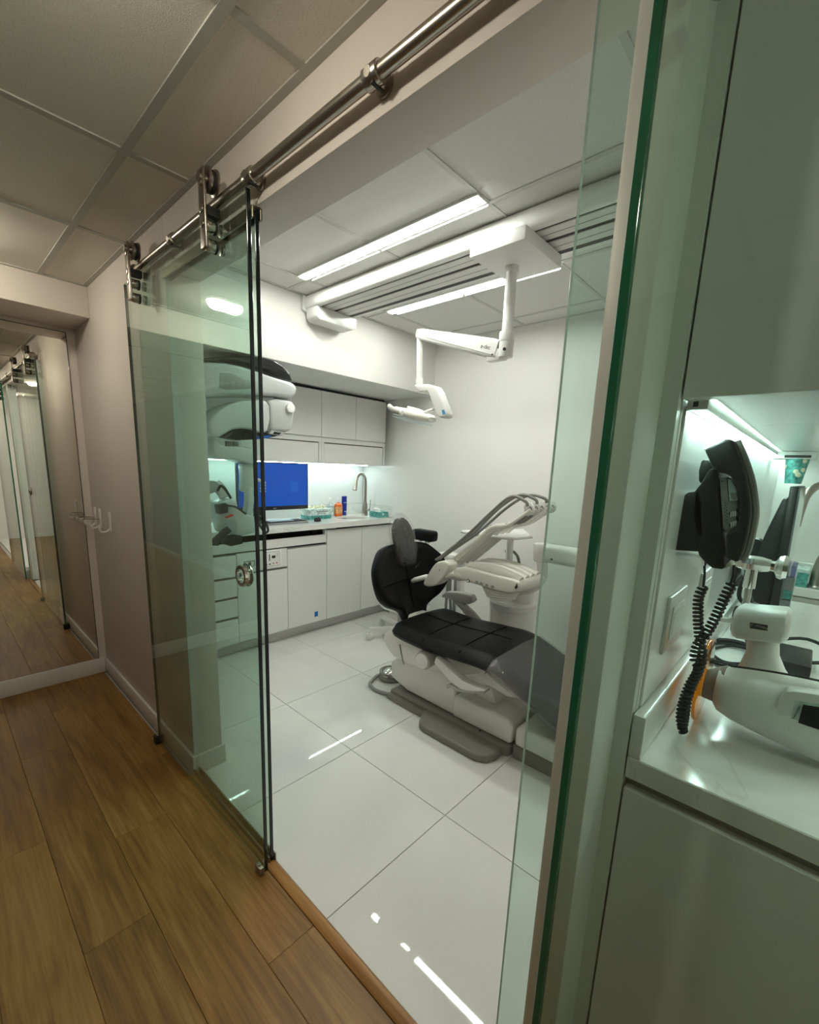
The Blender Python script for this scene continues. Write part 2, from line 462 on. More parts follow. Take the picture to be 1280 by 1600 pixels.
# ceilings: slab, tiles and tee bars
def ceiling(name, lo, hi, z, xs, ys, mt, mb, label, bar=.024):
    c = struct(name, (lo[0], lo[1], z + .03), (hi[0], hi[1], z + .1), 'slab', label)
    cache = {}
    for x0, x1 in zip(xs[:-1], xs[1:]):
        for y0, y1 in zip(ys[:-1], ys[1:]):
            k = (round(x1 - x0, 3), round(y1 - y0, 3))
            if k not in cache:
                bm = BM(); bx(bm, (-k[0] / 2 + .003, -k[1] / 2 + .003, 0), (k[0] / 2 - .003, k[1] / 2 - .003, .02), .002, 1)
                me = bpy.data.meshes.new('ceiling_tile'); bm.to_mesh(me); bm.free(); me.materials.append(MATS[mt]); cache[k] = me
            share('ceiling_tile', cache[k], ((x0 + x1) / 2, (y0 + y1) / 2, z + .004), c)
    for x in xs: box('tee_bar', (x - bar / 2, lo[1], z), (x + bar / 2, hi[1], z + .005), mb, c)
    for y in ys: box('tee_bar', (lo[0], y - bar / 2, z - .0005), (hi[0], y + bar / 2, z + .0045), mb, c)
    return c
ceiling('ceiling', (-3.0, -1.2), (3.1, YW), ZHALL, [-3.0 + .012, -2.275, -1.632, -.993, -.35, .29, .93, 1.57, 2.21, 3.09], [-1.19, -.72, -.11, .50, YW - .010],
        'tile_ceiling_hall', 'tee_hall', 'corridor ceiling of speckled beige acoustic tiles in grey grid')
ceiling('ceiling_room', (-2.53, YW2), (XS0, YB), ZROOM, [-2.52, -2.315, -1.72, -1.12, -.51, XS0 - .01], [YW2 + .01, 1.60, 2.23, 2.82, YB - .01],
        'tile_ceiling', 'tee', 'treatment room ceiling of pale acoustic tiles', .020)
ceiling('ceiling_next', (XP, YW2), (3.1, YB), ZROOM, [XP + .01, .42, 1.03, 1.64, 2.25, 3.09], [YW2 + .01, 1.60, 2.23, 2.82, YB - .01],
        'tile_ceiling', 'tee', 'ceiling of the neighbouring treatment room beyond the glass', .020)

# ------------------------------------------------------------------ lamps of the place, and unseen ones added for the next room
def linear_light(x0, x1, y, label):
    t = thing('linear_ceiling_light', label, 'ceiling light', ((x0 + x1) / 2, y, ZROOM), 'linear ceiling lights')
    box('housing', (x0, y - .034, ZROOM - .006), (x1, y + .034, ZROOM + .003), 'alu_white', t)
    box('diffuser', (x0 + .005, y - .019, ZROOM - .010), (x1 - .005, y + .019, ZROOM - .005), 'led_room', t, .002)
    box('trim_lip', (x0 + .03, y + .042, ZROOM - .012), ((x0 + x1) / 2 - .02, y + .048, ZROOM + .003), 'plastic_white', t)
    box('trim_lip', ((x0 + x1) / 2 + .0, y + .042, ZROOM - .012), (x1, y + .048, ZROOM + .003), 'plastic_white', t)
linear_light(-2.30, -1.115, 1.552, 'bright linear ceiling light nearer the doorway')
linear_light(-2.30, -1.13, 2.232, 'bright linear ceiling light behind the ceiling track')
linear_light(.5, 1.7, 1.552, 'unseen linear ceiling light added to light the neighbouring room, nearer the corridor')  # this lamp and the next are unseen, added to light that room
linear_light(.5, 1.7, 2.232, 'unseen linear ceiling light added to light the neighbouring room, nearer its back wall')
def downlight(x, y, label):
    t = thing('downlight', label, 'downlight', (x, y, ZHALL), 'round corridor downlights')
    part('ring', lambda bm: lathe(bm, [(.050, .0), (.085, .0), (.085, -.004), (.053, -.006), (.050, .0)], (x, y, ZHALL)), 'plastic_white', t)
    part('lens', lambda bm: lathe(bm, [(.001, -.042), (.024, -.040), (.040, -.030), (.048, -.015), (.050, .0), (.001, .001)], (x, y, ZHALL - .001)), 'led_hall', t)  # dome shape added so light also reaches the ceiling and upper walls
downlight(-2.62, .10, 'round domed corridor downlight nearest the mirror')
downlight(-.92, .16, 'round domed corridor downlight above the doorway, out of view')
downlight(.80, .25, 'round domed corridor downlight in front of the second sliding door')
downlight(2.5, .25, 'round domed corridor downlight at the far right')


# ================================================================== GLASS DOORS AND HARDWARE
def glass_panel(name, label, cat, x0, x1, y, z0, z1, th, ledge, redge, group=None):
    t = thing(name, label, cat, ((x0 + x1) / 2, y, z0), group)
    bm = BM(); bx(bm, (x0 + ledge[1], y - th / 2, z0), (x1 - redge[1], y + th / 2, z1), 0)
    obj('pane', bm, 'glass', t, 0)
    if ledge[1]: box('edge', (x0, y - th / 2, z0), (x0 + ledge[1], y + th / 2, z1), ledge[0], t, .0008, 1, 'polished glass edge')
    if redge[1]: box('edge', (x1 - redge[1], y - th / 2, z0), (x1, y + th / 2, z1), redge[0], t, .0008, 1, 'polished glass edge')
    return t
def hanger(t, x, zt=2.222, zb=2.02, yg=.66):
    h = part('hanger', lambda bm: (bx(bm, (x - .019, yg - .044, zb), (x + .019, yg - .036, zt), .006, 3)), 'nickel', t)
    part('roller', lambda bm: (lathe(bm, [(.001, 0), (.030, 0), (.034, .003), (.034, .006), (.026, .010), (.026, .020), (.034, .024), (.034, .028), (.001, .030)], (x, yg - .030, zt - .024), (0, 1, 0)),
                               cyl(bm, (x, yg - .050, zt - .024), (x, yg - .030, zt - .024), .013)), 'nickel', h)
    part('tyre', lambda bm: lathe(bm, [(.024, .011), (.029, .012), (.029, .019), (.024, .020), (.024, .011)], (x, yg - .028, zt - .024), (0, 1, 0)), 'rubber', h)
    part('guard_block', lambda bm: bx(bm, (x - .013, yg - .036, zb + .087), (x + .013, yg + .004, zb + .112), .002), 'rubber', h)
    for dz in (.062, .013):
        part('clamp', lambda bm: cyl(bm, (x, yg - .036, zb + dz), (x, yg - .012, zb + dz), .017, bev=.002), 'steel', h)
        part('gasket', lambda bm: cyl(bm, (x, yg - .012, zb + dz), (x, yg - .0062, zb + dz), .0178), 'rubber', h)
        part('clamp', lambda bm: cyl(bm, (x, yg + .0062, zb + dz), (x, yg + .016, zb + dz), .017, bev=.002), 'steel', h)
    for dz in (.165, .10, .062):
        part('screw', lambda bm: cyl(bm, (x, yg - .0475, zb + dz), (x, yg - .044, zb + dz), .010, bev=.001), 'steel', h)
sl = glass_panel('sliding_glass_door', 'large sliding glass door parked left of the doorway with round steel pull', 'sliding door', -2.262, -1.222, .660, .014, 2.128, .012, ('glass_edge_mid', .0008), ('glass_edge', .004), 'sliding glass doors')
hanger(sl, -2.075); hanger(sl, -1.405)
pl_ = part('pull_ring', lambda bm: (lathe(bm, [(.024, -.014), (.034, -.014), (.036, -.006), (.030, -.006), (.030, .006), (.036, .006), (.034, .014), (.024, .014), (.0235, 0), (.024, -.014)], (-1.312, .66, 1.07), (0, 1, 0))), 'chrome', sl)
part('gasket', lambda bm: lathe(bm, [(.031, .0062), (.0375, .0062), (.0375, .009), (.031, .009), (.031, .0062)], (-1.312, .66, 1.07), (0, 1, 0)), 'rubber', pl_)
s2 = glass_panel('sliding_glass_door', 'sliding glass door at the right edge with a wide dark green edge', 'sliding door', -.2375, .86, .655, .014, 2.128, .012, ('glass_edge_green', .0125), ('glass_edge', .004), 'sliding glass doors')
hanger(s2, -.168, zt=2.21, zb=1.962, yg=.655); hanger(s2, .66, yg=.655)
fl = glass_panel('fixed_glass_panel', 'fixed glass panel between bronze channels left of the doorway', 'glass panel', XJ + .003, -1.249, .698, .012, 2.098, .012, ('glass_edge_light', .001), ('glass_edge', .004), 'fixed glass panels')
def channel(t, x0, x1, z0, z1, d=0.0):
    def fn(bm):
        bx(bm, (x0, .697 + d, z0), (x1, .703 + d, z1), .0008, 1); bx(bm, (x0, .721 + d, z0), (x1, .727 + d, z1), .0008, 1)
        bx(bm, (x0, .703 + d, z0 if z0 < 1 else z1 - .004), (x1, .721 + d, z0 + .004 if z0 < 1 else z1), 0)
    part('channel', fn, 'bronze', t, label='dark metal channel holding the glass')
channel(fl, XJ, -1.246, .0, .034, -.014); channel(fl, XJ, -1.246, 2.078, ZH, -.014)
fr = glass_panel('fixed_glass_panel', 'narrow fixed glass panel beside the right wall end', 'glass panel', -.335, XS0, .712, .012, 2.098, .008, ('glass_edge_light', .0008), ('glass_edge', 0), 'fixed glass panels')
channel(fr, -.335, XS0, .0, .014); channel(fr, -.335, XS0, 2.085, ZH)
# floor guides
t = thing('floor_guide', 'small metal floor guide at the open edge of the glass door', 'door guide', (-1.235, .652, 0))
part('block', lambda bm: bx(bm, (-1.262, .638, .0), (-1.226, .6535, .032), .003), 'nickel', t)
part('roller', lambda bm: cyl(bm, (-1.244, .646, .02), (-1.244, .646, .038), .0065), 'steel', t)
t = thing('door_stop', 'small black door stop on the floor under the sliding door', 'door stop', (-2.275, .66, 0))
part('block', lambda bm: bx(bm, (-2.30, .640, .0), (-2.2635, .680, .044), .004), 'rubber', t)
part('clip', lambda bm: bx(bm, (-2.285, .648, .044), (-2.268, .672, .052), .002), 'steel', t)
# track
trk = thing('sliding_door_track', 'brushed steel tube track running above the doorway', 'door track', (-1.0, .668, 2.156))
part('tube', lambda bm: cyl(bm, (-2.135, .664, 2.152), (1.2, .664, 2.152), .0135, n=20), 'steel', trk)
for x in (-1.745, -1.215, -.745, -.24, .3, .85):
    b = part('bracket', lambda bm: (cyl(bm, (x, .664, 2.152), (x, YW, 2.152), .013, n=18), cyl(bm, (x - .020, .664, 2.152), (x + .020, .664, 2.152), .0185, n=22, bev=.002),
                                    cyl(bm, (x, .645, 2.150), (x, .652, 2.151), .009, n=14)), 'steel', trk)
    part('insert', lambda bm: bx(bm, (x + .003, .652, 2.1315), (x + .010, .680, 2.136), .001), 'rubber', b)
    part('flange', lambda bm: cyl(bm, (x, YW - .006, 2.152), (x, YW, 2.152), .021, n=22), 'nickel', b)
part('end_stop', lambda bm: (cyl(bm, (-2.165, .664, 2.152), (-2.128, .664, 2.152), .022, n=22, bev=.003)), 'nickel', trk)
# mirror and hooks
mi = thing('wall_mirror', 'large frameless wall mirror on the corridor end wall', 'mirror', (-3.35, -.2, .10))
box('glass', (-3.360, -1.15, .102), (-3.354, .652, 2.116), 'mirror', mi)
for lo, hi in (((-3.3545, .650, .102), (-3.3530, .653, 2.118)), ((-3.3545, -1.15, 2.1145), (-3.3530, .653, 2.118))):
    box('edge', lo, hi, 'glass_edge', mi)
for x, lab, long in ((-3.262, 'white coat hook nearest the corridor mirror', 1), (-3.150, 'middle white coat hook between the two others', 1), (-2.945, 'white coat hook farthest from the mirror', 0)):
    t = thing('coat_hook', lab, 'coat hook', (x, YW, 1.05), 'white coat hooks')
    part('plate', lambda bm: bx(bm, (x - .014, YW - .010, .998), (x + .014, YW, 1.115), .004), 'plastic_white', t)
    y0 = YW - .006
    part('prong', lambda bm: tube(bm, [(x, y0, 1.02), (x, y0 - .02, 1.003), (x, y0 - .042, 1.002), (x, y0 - .054, 1.022), (x, y0 - .052, 1.04)], .0055, n=8), 'plastic_white', t)
    if long:
        part('wire_loop', lambda bm: tube(bm, [(x + .005, y0, 1.052), (x - .01, y0 - .05, 1.055), (x - .03, y0 - .075, 1.052), (x - .06, y0 - .06, 1.05), (x - .07, y0 - .02, 1.05)], .0026, n=7), 'steel', t)

# ================================================================== CABINETS ON THE LEFT WALL
XF = -2.99                       # base cabinet faces
XU = -3.07                       # wall cabinet faces
def carcass(bm, lo, hi): bx(bm, lo, hi, 0)
def base_unit(y0, y1, label):
    return thing('base_cabinet', label, 'cabinet', ((XL + XF) / 2, (y0 + y1) / 2, 0), 'white base cabinets')
# floor plinth under all base cabinets
tag(box('plinth', (XL + .003, YW2 + .013, 0), (-3.075, YB + .026, .10), 'cabinet', None), 'recessed white toe-kick plinth below the base cabinets', 'plinth')
def front(name, y0, y1, z0, z1, par, m='cabinet', th=.018):
    return box(name, (XF - th, y0 + .0018, z0), (XF, y1 - .0018, z1), m, par, .0015, 1)
def body(y0, y1, par, z1=.868, back=.02):
    box('body', (XL + .004, y0 + .001, .10), (XF - .02, y1 - .001, z1), 'cabinet_gap', par)
ybs = [.86, 1.045, 1.448, 1.862, 2.242, 2.632, 3.022]
t = base_unit(ybs[0], ybs[1], 'white base cabinet end unit hidden behind the doorway wall'); body(ybs[0], ybs[1], t, .77); front('door', ybs[0], ybs[1], .105, .76, t)
t = base_unit(ybs[1], ybs[2], 'white base cabinet with four stacked drawers'); body(ybs[1], ybs[2], t, .77)
for z0, z1 in ((.612, .765), (.462, .592), (.310, .442), (.105, .290)): front('drawer', ybs[1], ybs[2], z0, z1, t)
t = base_unit(ybs[2], ybs[3], 'white base cabinet with the electrical panel above its door'); body(ybs[2], ybs[3], t, .77)
front('fascia', ybs[2], ybs[3], .628, .775, t); front('door', ybs[2], ybs[3], .105, .610, t)
t = base_unit(ybs[3], ybs[4], 'white base cabinet with blue tape on its door'); body(ybs[3], ybs[4], t, .77); front('door', ybs[3], ybs[4], .105, .760, t)
t = base_unit(ybs[4], ybs[5], 'tall white base cabinet door left of the sink pipe'); tag(t, 'white full-height base cabinet left of the last one under the sink'); body(ybs[4], ybs[5], t, .79); front('door', ybs[4], ybs[5], .105, .885, t)
t = base_unit(ybs[5], ybs[6], 'white full-height base cabinet against the back wall'); body(ybs[5], ybs[6], t, .79); front('door', ybs[5], ybs[6], .105, .885, t)
# long shallow shelf rail with dark keyboard slot above it
t = thing('keyboard_shelf', 'long white shelf rail below a dark open slot under the counter', 'shelf', (-3.2, 1.55, .775))
box('rail', (XF - .018, .86, .785), (XF, 2.236, .852), 'cabinet', t, .0015, 1)
box('shelf_board', (XL + .01, .862, .785), (XF - .018, 2.234, .80), 'dark', t)
box('slot_end', (XF - .03, 2.222, .852), (XF, 2.238, .893), 'cabinet', t)
box('slot_shade', (XF - .20, .865, .80), (XF - .19, 2.222, .903), 'dark', t)  # black sheet, like the black board, put in as the slot's shade
# wall things on the base cabinets
t = thing('blue_tape', 'small piece of blue tape on a cabinet door', 'tape', (XF, 2.15, .16))
box('strip', (XF, 2.116, .152), (XF + .0012, 2.150, .196), 'blue_tape', t)
box('torn_end', (XF, 2.122, .143), (XF + .001, 2.144, .153), 'paper', t)
t = thing('control_panel', 'white electrical control panel with switches and buttons on the cabinet', 'control panel', (XF, 1.75, .70))
box('plate', (XF, 1.640, .636), (XF + .006, 1.812, .772), 'plastic_white', t, .003)
box('frame', (XF + .006, 1.652, .650), (XF + .008, 1.788, .762), 'plastic_grey', t, .001, 1)
box('face', (XF + .007, 1.655, .653), (XF + .0095, 1.785, .759), 'plastic_white', t, .001, 1)
for y in (1.668, 1.698): box('slider', (XF + .0095, y, .695), (XF + .012, y + .007, .745), 'ink', t)
box('display', (XF + .0095, 1.722, .712), (XF + .0115, 1.752, .732), 'lcd', t)
for i, y in enumerate((1.664, 1.694)): box('button', (XF + .0095, y, .664), (XF + .012, y + .018, .672), 'ink', t)
part('knob', lambda bm: cyl(bm, (XF + .0095, 1.733, .672), (XF + .013, 1.733, .672), .006), 'plastic_grey', t)
part('knob', lambda bm: cyl(bm, (XF + .0095, 1.762, .672), (XF + .013, 1.762, .672), .006), 'led_red', t)
for z in (.742, .730, .718): part('lamp', lambda bm: cyl(bm, (XF + .0095, 1.768, z), (XF + .011, 1.768, z), .0025, n=10), 'ink', t)
t = thing('power_outlet', 'white double power outlet on the base cabinet behind the glass', 'outlet', (XF, 1.52, .66))
box('plate', (XF, 1.482, .655), (XF + .005, 1.602, .728), 'plastic_white', t, .002)
box('insert', (XF + .005, 1.498, .668), (XF + .007, 1.586, .715), 'plastic_grey', t, .001, 1)
for y in (1.512, 1.556): box('socket', (XF + .007, y, .676), (XF + .009, y + .018, .707), 'plastic_white', t)
box('test_button', (XF + .007, 1.535, .684), (XF + .0095, 1.549, .699), 'ink', t)

# counter with sink opening
CT, CB, XC = .950, .905, -2.952
SX0, SX1, SY0, SY1 = -3.30, -3.05, 2.50, 2.84
ct = thing('counter', 'white quartz counter along the cabinet wall', 'counter', (-3.2, 1.9, CB))
def fn(bm):
    y0, y1 = YW2 + .013, YB + .028
    bx(bm, (XL + .002, y0, CB), (XC, SY0, CT), .002, 1); bx(bm, (XL + .002, SY1, CB), (XC, y1, CT), .002, 1)
    bx(bm, (XL + .002, SY0 - .003, CB), (SX0, SY1 + .003, CT), 0); bx(bm, (SX1, SY0 - .003, CB), (XC, SY1 + .003, CT), 0)
part('slab', fn, 'quartz', ct, 25)
box('backsplash', (XL + .002, YW2 + .02, CT), (XL + .018, YB + .012, CT + .10), 'quartz', ct, .002, 1)
box('backsplash', (XL + .018, YB + .012, CT), (XC - .005, YB + .028, CT + .10), 'quartz', ct, .002, 1)
# white splash panels above
t = thing('splash_panel', 'glossy white splash panel on the return wall beside the faucet', 'wall panel', (-3.2, YB + .028, 1.05))
box('panel', (XL + .02, YB + .020, CT + .102), (-2.985, YB + .029, 1.432), 'splash', t, .001, 1)
t = thing('splash_panel', 'long glossy white splash panel behind the monitor', 'wall panel', (XL, 1.9, 1.05))
box('panel', (XL + .001, YW2 + .02, CT + .102), (XL + .009, YB + .018, 1.432), 'splash', t, .001, 1)
# sink
t = thing('sink', 'small oval undermount sink in the white counter', 'sink', (-3.175, 2.67, .80))
def fn(bm):
    rings = []
    cx, cy, wx, wy = (SX0 + SX1) / 2, (SY0 + SY1) / 2, SX1 - SX0, SY1 - SY0
    for sc, z in ((1.0, CT - .012), (.985, CT - .014), (.93, CT - .09), (.80, CT - .13), (.2, CT - .135)):
        rings.append([(cx + px * sc, cy + py * sc, z) for px, py in rrect(wx - .004, wy - .004, .10, 6)])
    loft(bm, rings)
part('bowl', fn, 'steel', t)
part('rim', lambda bm: loft(bm, [[((SX0 + SX1) / 2 + a * s, (SY0 + SY1) / 2 + b * s, z) for a, b in rrect(SX1 - SX0 - .001, SY1 - SY0 - .001, q, 6)] for s, z, q in ((1, CT - .02, .002), (1, CT + .0005, .002), (.93, CT + .0005, .11), (.93, CT - .02, .11))], cap=False, closed=True), 'quartz', t)
# faucet
def faucet(bx_, by_, z, d, s, label):
    t = thing('faucet', label, 'faucet', (bx_, by_, z), 'gooseneck faucets')
    d = Vector(d).normalized(); B = Vector((bx_, by_, z)); U = Vector((0, 0, 1))
    part('base', lambda bm: lathe(bm, [(.001, 0), (.031 * s, 0), (.031 * s, .006 * s), (.026 * s, .012 * s), (.025 * s, .075 * s), (.020 * s, .11 * s), (.0145 * s, .13 * s), (.001, .131 * s)], B), 'nickel', t)
    pts = [B + U * .12 * s, B + U * .26 * s]
    R_ = .082 * s
    for i in range(0, 9):
        a = PI * i / 8 * .97
        pts.append(B + U * (.31 * s + R_ * math.sin(a)) + d * (R_ - R_ * math.cos(a)))
    part('spout', lambda bm: tube(bm, pts, .0135 * s, n=14, k=3), 'nickel', t)
    e = pts[-1]; dn = (pts[-1] - pts[-2]).normalized()
    h = part('spray_head', lambda bm: lathe(bm, [(.001, -.002), (.0145 * s, 0), (.016 * s, .03 * s), (.021 * s, .075 * s), (.019 * s, .078 * s), (.001, .078 * s)], e, dn), 'nickel', t)
    part('button', lambda bm: bx(bm, e + d * .016 * s + Vector((-.004, -.004, -.045)) * s, e + d * .022 * s + Vector((.004, .004, -.02)) * s, .001), 'rubber', h)
    return t, B
t, B = faucet(-3.262, 2.905, CT, (.28, -.96, 0), 1.02, 'brushed nickel gooseneck faucet on the counter near the green tissue box')
part('lever', lambda bm: (cyl(bm, B + Vector((.01, .0, .055)), B + Vector((.052, .012, .058)), .013, n=16), tube(bm, [B + Vector((.052, .012, .058)), B + Vector((.056, .014, .09)), B + Vector((.058, .016, .155))], .0048, n=8)), 'nickel', t)

# wall cabinets
def wall_unit(y0, y1, label, doors):
    t = thing('wall_cabinet', label, 'cabinet', ((XL + XU) / 2, (y0 + y1) / 2, 1.43), 'white wall cabinets')
    box('body', (XL + .003, y0 + .001, 1.44), (XU - .02, y1 - .001, 2.004), 'cabinet', t)
    w = (y1 - y0) / doors
    for i in range(doors):
        box('door', (XU - .018, y0 + w * i + .0016, 1.646), (XU, y0 + w * (i + 1) - .0016, 2.006), 'cabinet', t, .0015, 1)
    box('rail', (XU - .018, y0 + .001, 1.605), (XU - .003, y1 - .001, 1.640), 'cabinet', t)
    for ys in (y0 + .001, y1 - .026): box('side_panel', (XU - .018, ys, 1.432), (XU - .003, ys + .025, 1.606), 'cabinet', t)
    box('finger_gap', (XU - .03, y0 + .027, 1.596), (XU - .012, y1 - .027, 1.605), 'dark', t)
    box('flap_door', (XU - .020, y0 + .029, 1.434), (XU - .006, y1 - .029, 1.597), 'cabinet', t, .0012, 1)
    return t
wall_unit(2.246, 2.972, 'white wall cabinet next to the back wall, above the faucet', 2)
wall_unit(1.520, 2.246, 'white wall cabinet above the blue monitor', 2)
wall_unit(.862, 1.520, 'white wall cabinet behind the panoramic x-ray arm', 2)
box_ = tag(box('cabinet_top_shade', (XL + .003, .862, 2.008), (XU - .035, 2.975, 2.028), 'dark', None), 'black strip standing in for the shade between wall cabinets and soffit', 'shade strip')  # black strip put in as the shade of the open gap
# under-cabinet led strip
def led_strip(name, label, x, y0, y1, z, w=.016):
    t = thing(name, label, 'led strip', (x, (y0 + y1) / 2, z), 'under-cabinet led strips')
    box('profile', (x - w * .7, y0, z - .008), (x + w * .7, y1, z), 'alu', t)
    box('diffuser', (x - w / 2, y0 + .01, z - .012), (x + w / 2, y1 - .01, z - .007), 'led_strip', t)
    return t
led_strip('led_strip', 'glowing white led strip under the wall cabinets behind the monitor', -3.30, .88, 2.96, 1.440)

# ================================================================== THINGS ON THE COUNTER
t = thing('monitor', 'flat monitor with plain blue screen on the counter', 'monitor', (-3.25, 1.90, CT))
MX = -3.235
def mq(y, z): return (MX, y, z)
box('shell', (MX - .030, 1.592, 1.048), (MX - .002, 2.222, 1.424), 'black_plastic', t, .006)
box('bezel', (MX - .003, 1.590, 1.046), (MX + .001, 2.224, 1.426), 'black_plastic', t, .002)
sc_ = box('screen', (MX + .001, 1.598, 1.078), (MX + .0022, 2.216, 1.419), 'screen_blue', t)
box('window', (MX + .0022, 2.05, 1.19), (MX + .0026, 2.125, 1.275), 'screen_blue2', sc_)
part('neck', lambda bm: bx(bm, (MX - .06, 1.745, CT + .01), (MX - .03, 1.835, 1.20), .006), 'black_plastic', t)
part('foot', lambda bm: prism(bm, [(MX + .06 * a - .045, 1.79 + .08 * b, CT + .001) for a, b in rrect(3, 2, .6)], (0, 0, .010), .002), 'black_plastic', t)
text('logo', 'acer', .016, 'white_print', t, frame_M((MX + .0015, 1.905, 1.061), (0, 1, 0), (0, 0, 1)))
t = thing('keyboard', 'dark grey keyboard on the counter below the monitor', 'keyboard', (-3.12, 1.93, CT))
box('case', (-3.20, 1.66, CT + .001), (-3.05, 2.10, CT + .017), 'plastic_grey', t, .004)
for r in range(5):
    part('key_row', lambda bm: [bx(bm, (-3.194 + .028 * r, 1.668 + .0285 * c, CT + .017), (-3.170 + .028 * r, 1.693 + .0285 * c, CT + .022), .002, 1) for c in range(15)], 'black_plastic', t)
tag(box('blue_card', (-3.17, 1.78, CT + .0225), (-3.085, 1.99, CT + .027), 'paper_blue', None, .001, 1), 'pale blue flat card lying on the keyboard', 'card')
t = thing('mouse', 'black computer mouse on the counter', 'mouse', (-3.10, 2.22, CT))
part('shell', lambda bm: loft(bm, [[(-3.085 + .045 * a * s, 2.215 + .062 * b * s, CT + z) for a, b in rrect(1, 1, .42)] for s, z in ((.95, .001), (1, .008), (.93, .022), (.7, .032), (.2, .036))]), 'black_plastic', t)
part('wheel', lambda bm: cyl(bm, (-3.074, 2.212, CT + .031), (-3.074, 2.218, CT + .031), .008, n=14), 'rubber', t)
t = thing('glove_box', 'white and green glove box with pale gloves poking out', 'glove box', (-3.26, 2.33, CT))
box('lower_band', (-3.335, 2.215, CT + .001), (-3.205, 2.452, CT + .034), 'teal', t, .001, 1)
box('carton', (-3.335, 2.215, CT + .034), (-3.205, 2.452, CT + .088), 'teal_white', t, .001, 1)
box('print_line', (-3.2048, 2.29, CT + .064), (-3.2042, 2.42, CT + .069), 'ink', t)
box('print_line', (-3.2048, 2.30, CT + .052), (-3.2042, 2.38, CT + .056), 'hose_grey', t)
def fn(bm):
    for i in range(9):
        y = 2.27 + .016 * i + random.uniform(-.006, .006); x = -3.27 + random.uniform(-.02, .02)
        tube(bm, [(x, y, CT + .086), (x + random.uniform(-.02, .02), y + .01, CT + .10), (x + random.uniform(-.03, .03), y + random.uniform(0, .03), CT + .102 + random.uniform(0, .012))], .009, n=7)
part('gloves', fn, 'paper_yellow', t)
def pump_bottle(x, y, label, mb, ml, h, r, mcap='plastic_white'):
    t = thing('pump_bottle', label, 'bottle', (x, y, CT), 'pump bottles by the sink')
    part('body', lambda bm: loft(bm, [[(x + a * s * r * 2, y + b * s * r * 2.5, CT + z * h) for a, b in rrect(1, 1, .4)] for s, z in ((.9, .004), (1, .03), (1, .62), (.92, .74), (.5, .82), (.34, .84), (.34, .88))]), mb, t)
    part('label', lambda bm: loft(bm, [[(x + a * r * 2.02, y + b * r * 2.53, CT + z * h) for a, b in rrect(1, 1, .4)] for z in (.18, .6)], cap=False), ml, t)
    part('collar', lambda bm: cyl(bm, (x, y, CT + .87 * h), (x, y, CT + .93 * h), r * .45, n=16), mcap, t)
    p = part('pump', lambda bm: (cyl(bm, (x, y, CT + .93 * h), (x, y, CT + 1.08 * h), r * .14, n=10), cyl(bm, (x, y, CT + 1.08 * h), (x, y, CT + 1.14 * h), r * .42, n=14, bev=.002)), mcap, t)
    part('nozzle', lambda bm: tube(bm, [(x, y, CT + 1.12 * h), (x + r * .8, y - r * .6, CT + 1.12 * h), (x + r * 1.1, y - r * .8, CT + 1.06 * h)], r * .13, n=8), mcap, p)
pump_bottle(-3.345, 2.545, 'clear pump bottle of hand sanitizer beside the orange bottle', 'clear_plastic', 'teal_white', .150, .030)
pump_bottle(-3.325, 2.625, 'orange pump bottle of soap between clear bottle and blue tube', 'orange', 'orange_label', .150, .031)
t = thing('cream_tube', 'dark blue tube standing upright beside the orange soap bottle', 'tube', (-3.375, 2.735, CT))
part('cap', lambda bm: cyl(bm, (-3.375, 2.735, CT + .001), (-3.375, 2.735, CT + .022), .021, n=22, bev=.002), 'blue_tube', t)
part('sleeve', lambda bm: loft(bm, [[(-3.375 + a * wx, 2.735 + b * wy, CT + z) for a, b in rrect(1, 1, .48, 5)] for wx, wy, z in ((.042, .042, .022), (.044, .046, .028), (.036, .055, .09), (.006, .062, .168), (.005, .062, .182))]), 'blue_tube', t)
box('print', (-3.354, 2.719, CT + .034), (-3.3525, 2.751, CT + .040), 'white_print', t)
box('print', (-3.3635, 2.722, CT + .118), (-3.362, 2.75, CT + .123), 'white_print', t)
t = thing('tissue_box', 'flat green tissue box with tissue sticking out beside the faucet', 'tissue box', (-3.09, 2.90, CT))
box('carton', (-3.165, 2.875, CT + .001), (-3.035, 3.000, CT + .052), 'teal', t, .001, 1)
def fn(bm):
    loft(bm, [[(-3.10 + (a * s) + dx, 2.93 + b * s * .7, CT + z) for a, b in rrect(.08, .06, .02)] for s, z, dx in ((1.1, .050, 0), (.7, .058, -.01), (1.0, .072, -.025), (.35, .088, -.03))])
part('tissue', fn, 'paper', t)
part('emblem', lambda bm: prism(bm, [(-3.0348, 2.935 + a, CT + .030 + b) for a, b in ((0, -.014), (.014, .004), (.008, .012), (0, .006), (-.008, .012), (-.014, .004))], (.0006, 0, 0)), 'white_print', t)

# ================================================================== PANORAMIC X-RAY UNIT
XR = -2.46
KX = .5                          # the unit stands turned: its left side recedes
def WS(px, py, x):
    d = RC.transposed() @ Vector(((px - CX) / FPX, (py - CY) / FPX, 1))
    t = (x - KX * 1.6 - CAM.x + KX * CAM.y) / (d.x - KX * d.y)
    return CAM + d * t
def P(pts, x=XR): return [WS(a, b, x) for a, b in pts]
def slab(bm, pts, x, th, bev=.01, seg=3, sm=0):
    q = P(pts, x)
    if sm: q = smooth_closed(q, sm)
    prism(bm, q, (-th, 0, 0), bev, seg)
xr = thing('panoramic_xray_unit', 'white panoramic dental x-ray unit with dark glossy top behind the glass door', 'x-ray unit', (-2.78, .93, 0))
part('column', lambda bm: (bx(bm, (-2.88, .862, .0), (-2.68, 1.0, 2.005), .02, 3), bx(bm, (-2.84, .95, 1.72), (-2.70, 1.10, 1.90), .03, 3)), 'xray_white', xr)
